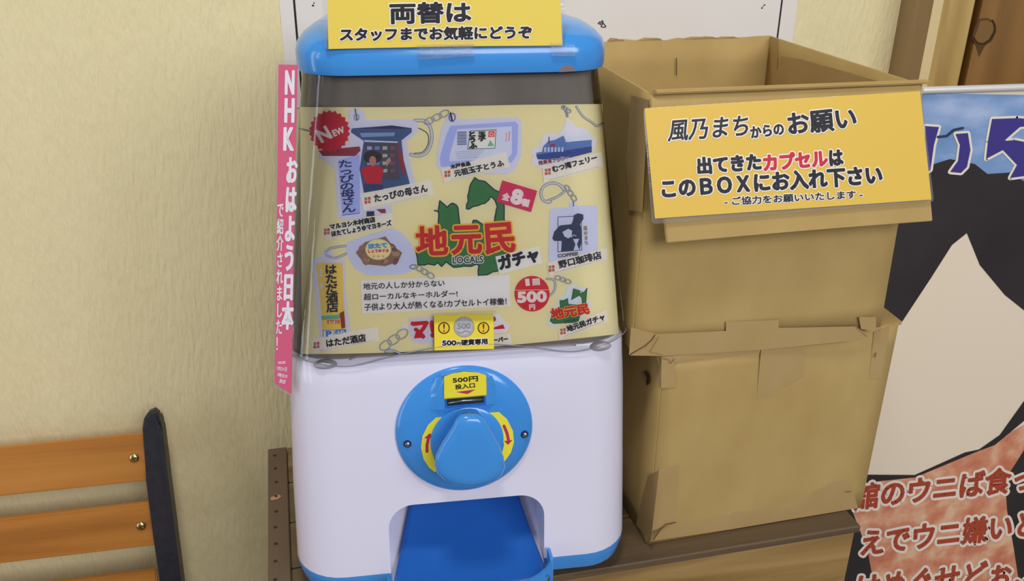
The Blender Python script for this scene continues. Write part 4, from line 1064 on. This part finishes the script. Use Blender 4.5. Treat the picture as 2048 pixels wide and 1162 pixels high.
# --- 7: small map tag
pr.part('key_chain_picture')
pr.poly(Z6((1235, 540), (1300, 545), (1330, 570), (1375, 555), (1365, 660), (1405, 670), (1395, 740), (1390, 780), (1100, 870), (1070, 850), (1068, 810), (1090, 720), (1140, 690), (1150, 640), (1200, 620), (1215, 560)), (200, 206, 214), 1)
pr.poly(Z6((1265, 570), (1300, 580), (1345, 600), (1370, 565), (1360, 690), (1335, 690), (1330, 640), (1310, 620), (1250, 655)), GRN, 2, outline=(1.0, OL))
pr.poly(Z6((1160, 660), (1190, 660), (1220, 645), (1225, 690), (1340, 700), (1300, 830), (1110, 840), (1085, 820), (1100, 760), (1165, 740)), GRN, 2, outline=(1.0, OL))
pr.text('地元民', Z6((1100, 808))[0], Z6((1388, 762))[0], 21, (176, 40, 44), 1.2, (1.1, (206, 170, 80)), layer=4)
pr.text('LOCALS', Z6((1200, 832))[0], Z6((1300, 814))[0], 4.5, (44, 50, 70), .2, layer=4)
clasp(Z6((1060, 495), (1110, 500), (1125, 540), (1115, 590), (1080, 625)), w=2.6); chainlink(*Z6((1130, 480))[0], *Z6((1240, 520))[0], 8)
pr.part('paper_label_picture')
label(Z6((1145, 890), (1520, 730), (1530, 820), (1155, 965)), [('地元民ガチャ', Z6((1222, 905))[0], Z6((1508, 808))[0])], (*Z6((1162, 880))[0], 4.8), 12)
# --- 8: red letter tag at the bottom
pr.part('key_chain_picture')
pr.poly(Z5((880, 800), (1100, 785), (1100, 990), (960, 998), (905, 975), (890, 900)), LAV, 1)
pr.poly(Z5((905, 830), (1020, 820), (1025, 850), (985, 885), (990, 950), (920, 955), (935, 905), (985, 895), (990, 850), (915, 860)), (170, 30, 40), 2)
pr.text('マ!', Z5((912, 955))[0], Z5((1075, 945))[0], 32, (170, 30, 40), 2.2, layer=3)
pr.ell(*Z5((850, 870))[0], 8, 9, (196, 190, 190), 1); chainlink(*Z5((860, 900))[0], *Z5((670, 1030))[0], 17)
clasp(Z5((700, 1060), (740, 1045), (800, 1065), (830, 1082)), w=3)
pr.poly(Z6((640, 760), (700, 770), (720, 820), (755, 830), (770, 870), (740, 910), (650, 915)), (206, 204, 210), 1); pr.poly(Z6((650, 870), (720, 845), (735, 880), (650, 885)), (170, 30, 40), 2); pr.ell(*Z6((650, 805))[0], 4, 5, (140, 50, 50), 2)
pr.part('paper_label_picture')
pr.poly(Z6((640, 930), (780, 915), (790, 1000), (640, 1015)), LB, 3); pr.text('ーパー', Z6((646, 982))[0], Z6((757, 972))[0], 8, BK, .8, layer=5)
pr.build()

# coin card taped outside the window
def outp(x, y, off=0): return mloc(x, y, .0052+off, True)
cc = empty('coin_card', MC, MA); cc.scale = (MS, MS, MS); tag(cc, 'small yellow card with a silver coin picture taped on the window', 'card')
slab_obj('card', [outp(*p) for p in ((868, 631), (987, 629), (988, 698), (869, 701))], LF_N, .0004, ink((238, 216, 66)), cc)
M_ctape = clear_mat('clear_tape', (.97, .97, .97), .05, 1.4)
slab_obj('clear_tape', [outp(*p, .0012) for p in ((862, 626), (992, 620), (992, 640), (862, 645))], LF_N, .0001, M_ctape, cc)
pr = Print(lambda x, y, off=0: outp(x, y, off), cc, .00008); pr.front = LF_N
pr.part('coin_picture')
pr.ell(928, 654, 20.5, 20.5, (110, 110, 112), 1); pr.ell(928, 654, 19.5, 19.5, (176, 176, 180), 2); pr.ring(928, 654, 17, 17, 1, (140, 140, 144), 3)
pr.text('500', (915, 658), (941, 657), 11, (136, 136, 142), .8, layer=3)
for i in range(8): pr.ell(916+i*3.4, 664+2*math.sin(i), 1.4, 1.6, (120, 120, 124), 3, n=8)
for x in (888, 967): pr.part('warning_mark'); pr.ring(x, 656, 10.6, 10.8, 2.0, (40, 34, 30), 2); pr.ell(x, 656, 10, 10, (230, 190, 46), 1); pr.poly([(x-1.8, 648), (x+1.8, 648), (x+.8, 658), (x-.8, 658)], (40, 34, 30), 2); pr.ell(x, 662, 1.6, 1.6, (40, 34, 30), 2, n=10)
pr.part('lettering')
pr.text('500', (885, 691), (912, 690.5), 9.5, (34, 32, 36), .8, (1.6, (236, 230, 214)), layer=3)
pr.text('円', (914, 691), (921, 690.5), 6.5, (34, 32, 36), .4, (1.2, (236, 230, 214)), layer=3)
pr.text('硬貨専用', (923, 691), (975, 688), 11, (34, 32, 36), .7, (1.6, (236, 230, 214)), layer=3)
pr.build()

# ------------------------------------------------------------------ exchange sign on the lid
lidP = Mm @ Vector((0, YF(zl)-.004, zl+.018))
sn = (mk*-1*math.cos(R(8))+Vector((0, 0, 1))*math.sin(R(8))).normalized()
sgf2, sgn2 = plane_surf(lidP+sn*.006, sn)
e, pr = laminated('notice_sign', 'yellow laminated money exchange notice standing on the blue lid', 'sign',
    [(640, -60), (1131, -62), (1127, 94), (900, 92), (650, 99)], [(653, -52), (1118, -54), (1125, 91), (900, 93), (657, 98)], sgf2, sgn2, (212, 188, 78))
pr.part('lettering')
pr.text('両替は', (781, 47), (941, 44), 40, NV, 1.9, (2.2, WH)); pr.text('スタッフまでお気軽にどうぞ', (681, 82), (1063, 77), 25, NV, 1.4, (1.8, WH))
for o in pr.build(): o['label'] = 'black lettering with white edge'
for px in (((832, 90), (947, 86), (948, 112), (836, 120)), ((1100, 84), (1150, 88), (1152, 112), (1104, 112))):
    slab_obj('clear_tape', [sgf2(x, y, .0012)-e.location for x, y in px], sgn2, .0001, M_ctape, e)

# ------------------------------------------------------------------ pink strip on the left flank
tr3 = Mm @ Vector((-(HW(.47)+.0095), .030, .49)); 
a_ = on_plane(599, 120, tr3, mk); b_ = on_plane(584, 792, Mm @ Vector((-(HW(.21)+.008), .013+YF(.2), .21)), mk)
sd = Vector((-1, .25, 0)).normalized()
spn = (a_-b_).cross(sd).normalized()
stf, stn = plane_surf(b_, spn)
e, pr = laminated('strip_sign', 'tall narrow pink laminated strip along the left side of the machine', 'sign',
    [(553, 119), (600, 122), (592, 400), (585, 792), (546, 772), (551, 400)], [(557, 129), (595, 130), (589, 400), (583, 788), (549, 766), (554, 400)], stf, stn, (204, 92, 124), filmr=4)
WH = (236, 232, 240)
pr.part('lettering')
for s_, y0, y1, x0, x1 in (('N', 188, 142, 571, 587), ('H', 244, 198, 570, 587), ('K', 300, 256, 568, 586)): pr.text(s_, (x0, y0), (x1, y0), y0-y1, WH, 1.8, layer=2, up=(.02, -1))
pr.text('お\nは\nよ\nう\n日\n本', (564, 658), (585, 658), 342, WH, 1.8, layer=2, up=(.028, -1), line=1.0)
pr.text('で\n紹\n介\nさ\nれ\nま\nし\nた\n！', (551, 700), (564, 700), 292, WH, .5, layer=2, up=(.012, -1))
pr.text('2022年', (556, 728), (571, 728), 6, WH, .2, layer=2); pr.text('7月21日', (553, 741), (573, 743), 8, WH, .2, layer=2); pr.text('7時台の', (554, 753), (574, 757), 8, WH, .2, layer=2); pr.text('放送', (558, 765), (570, 768), 8, WH, .2, layer=2)
pr.build()
print('DONE', len(bpy.data.objects))
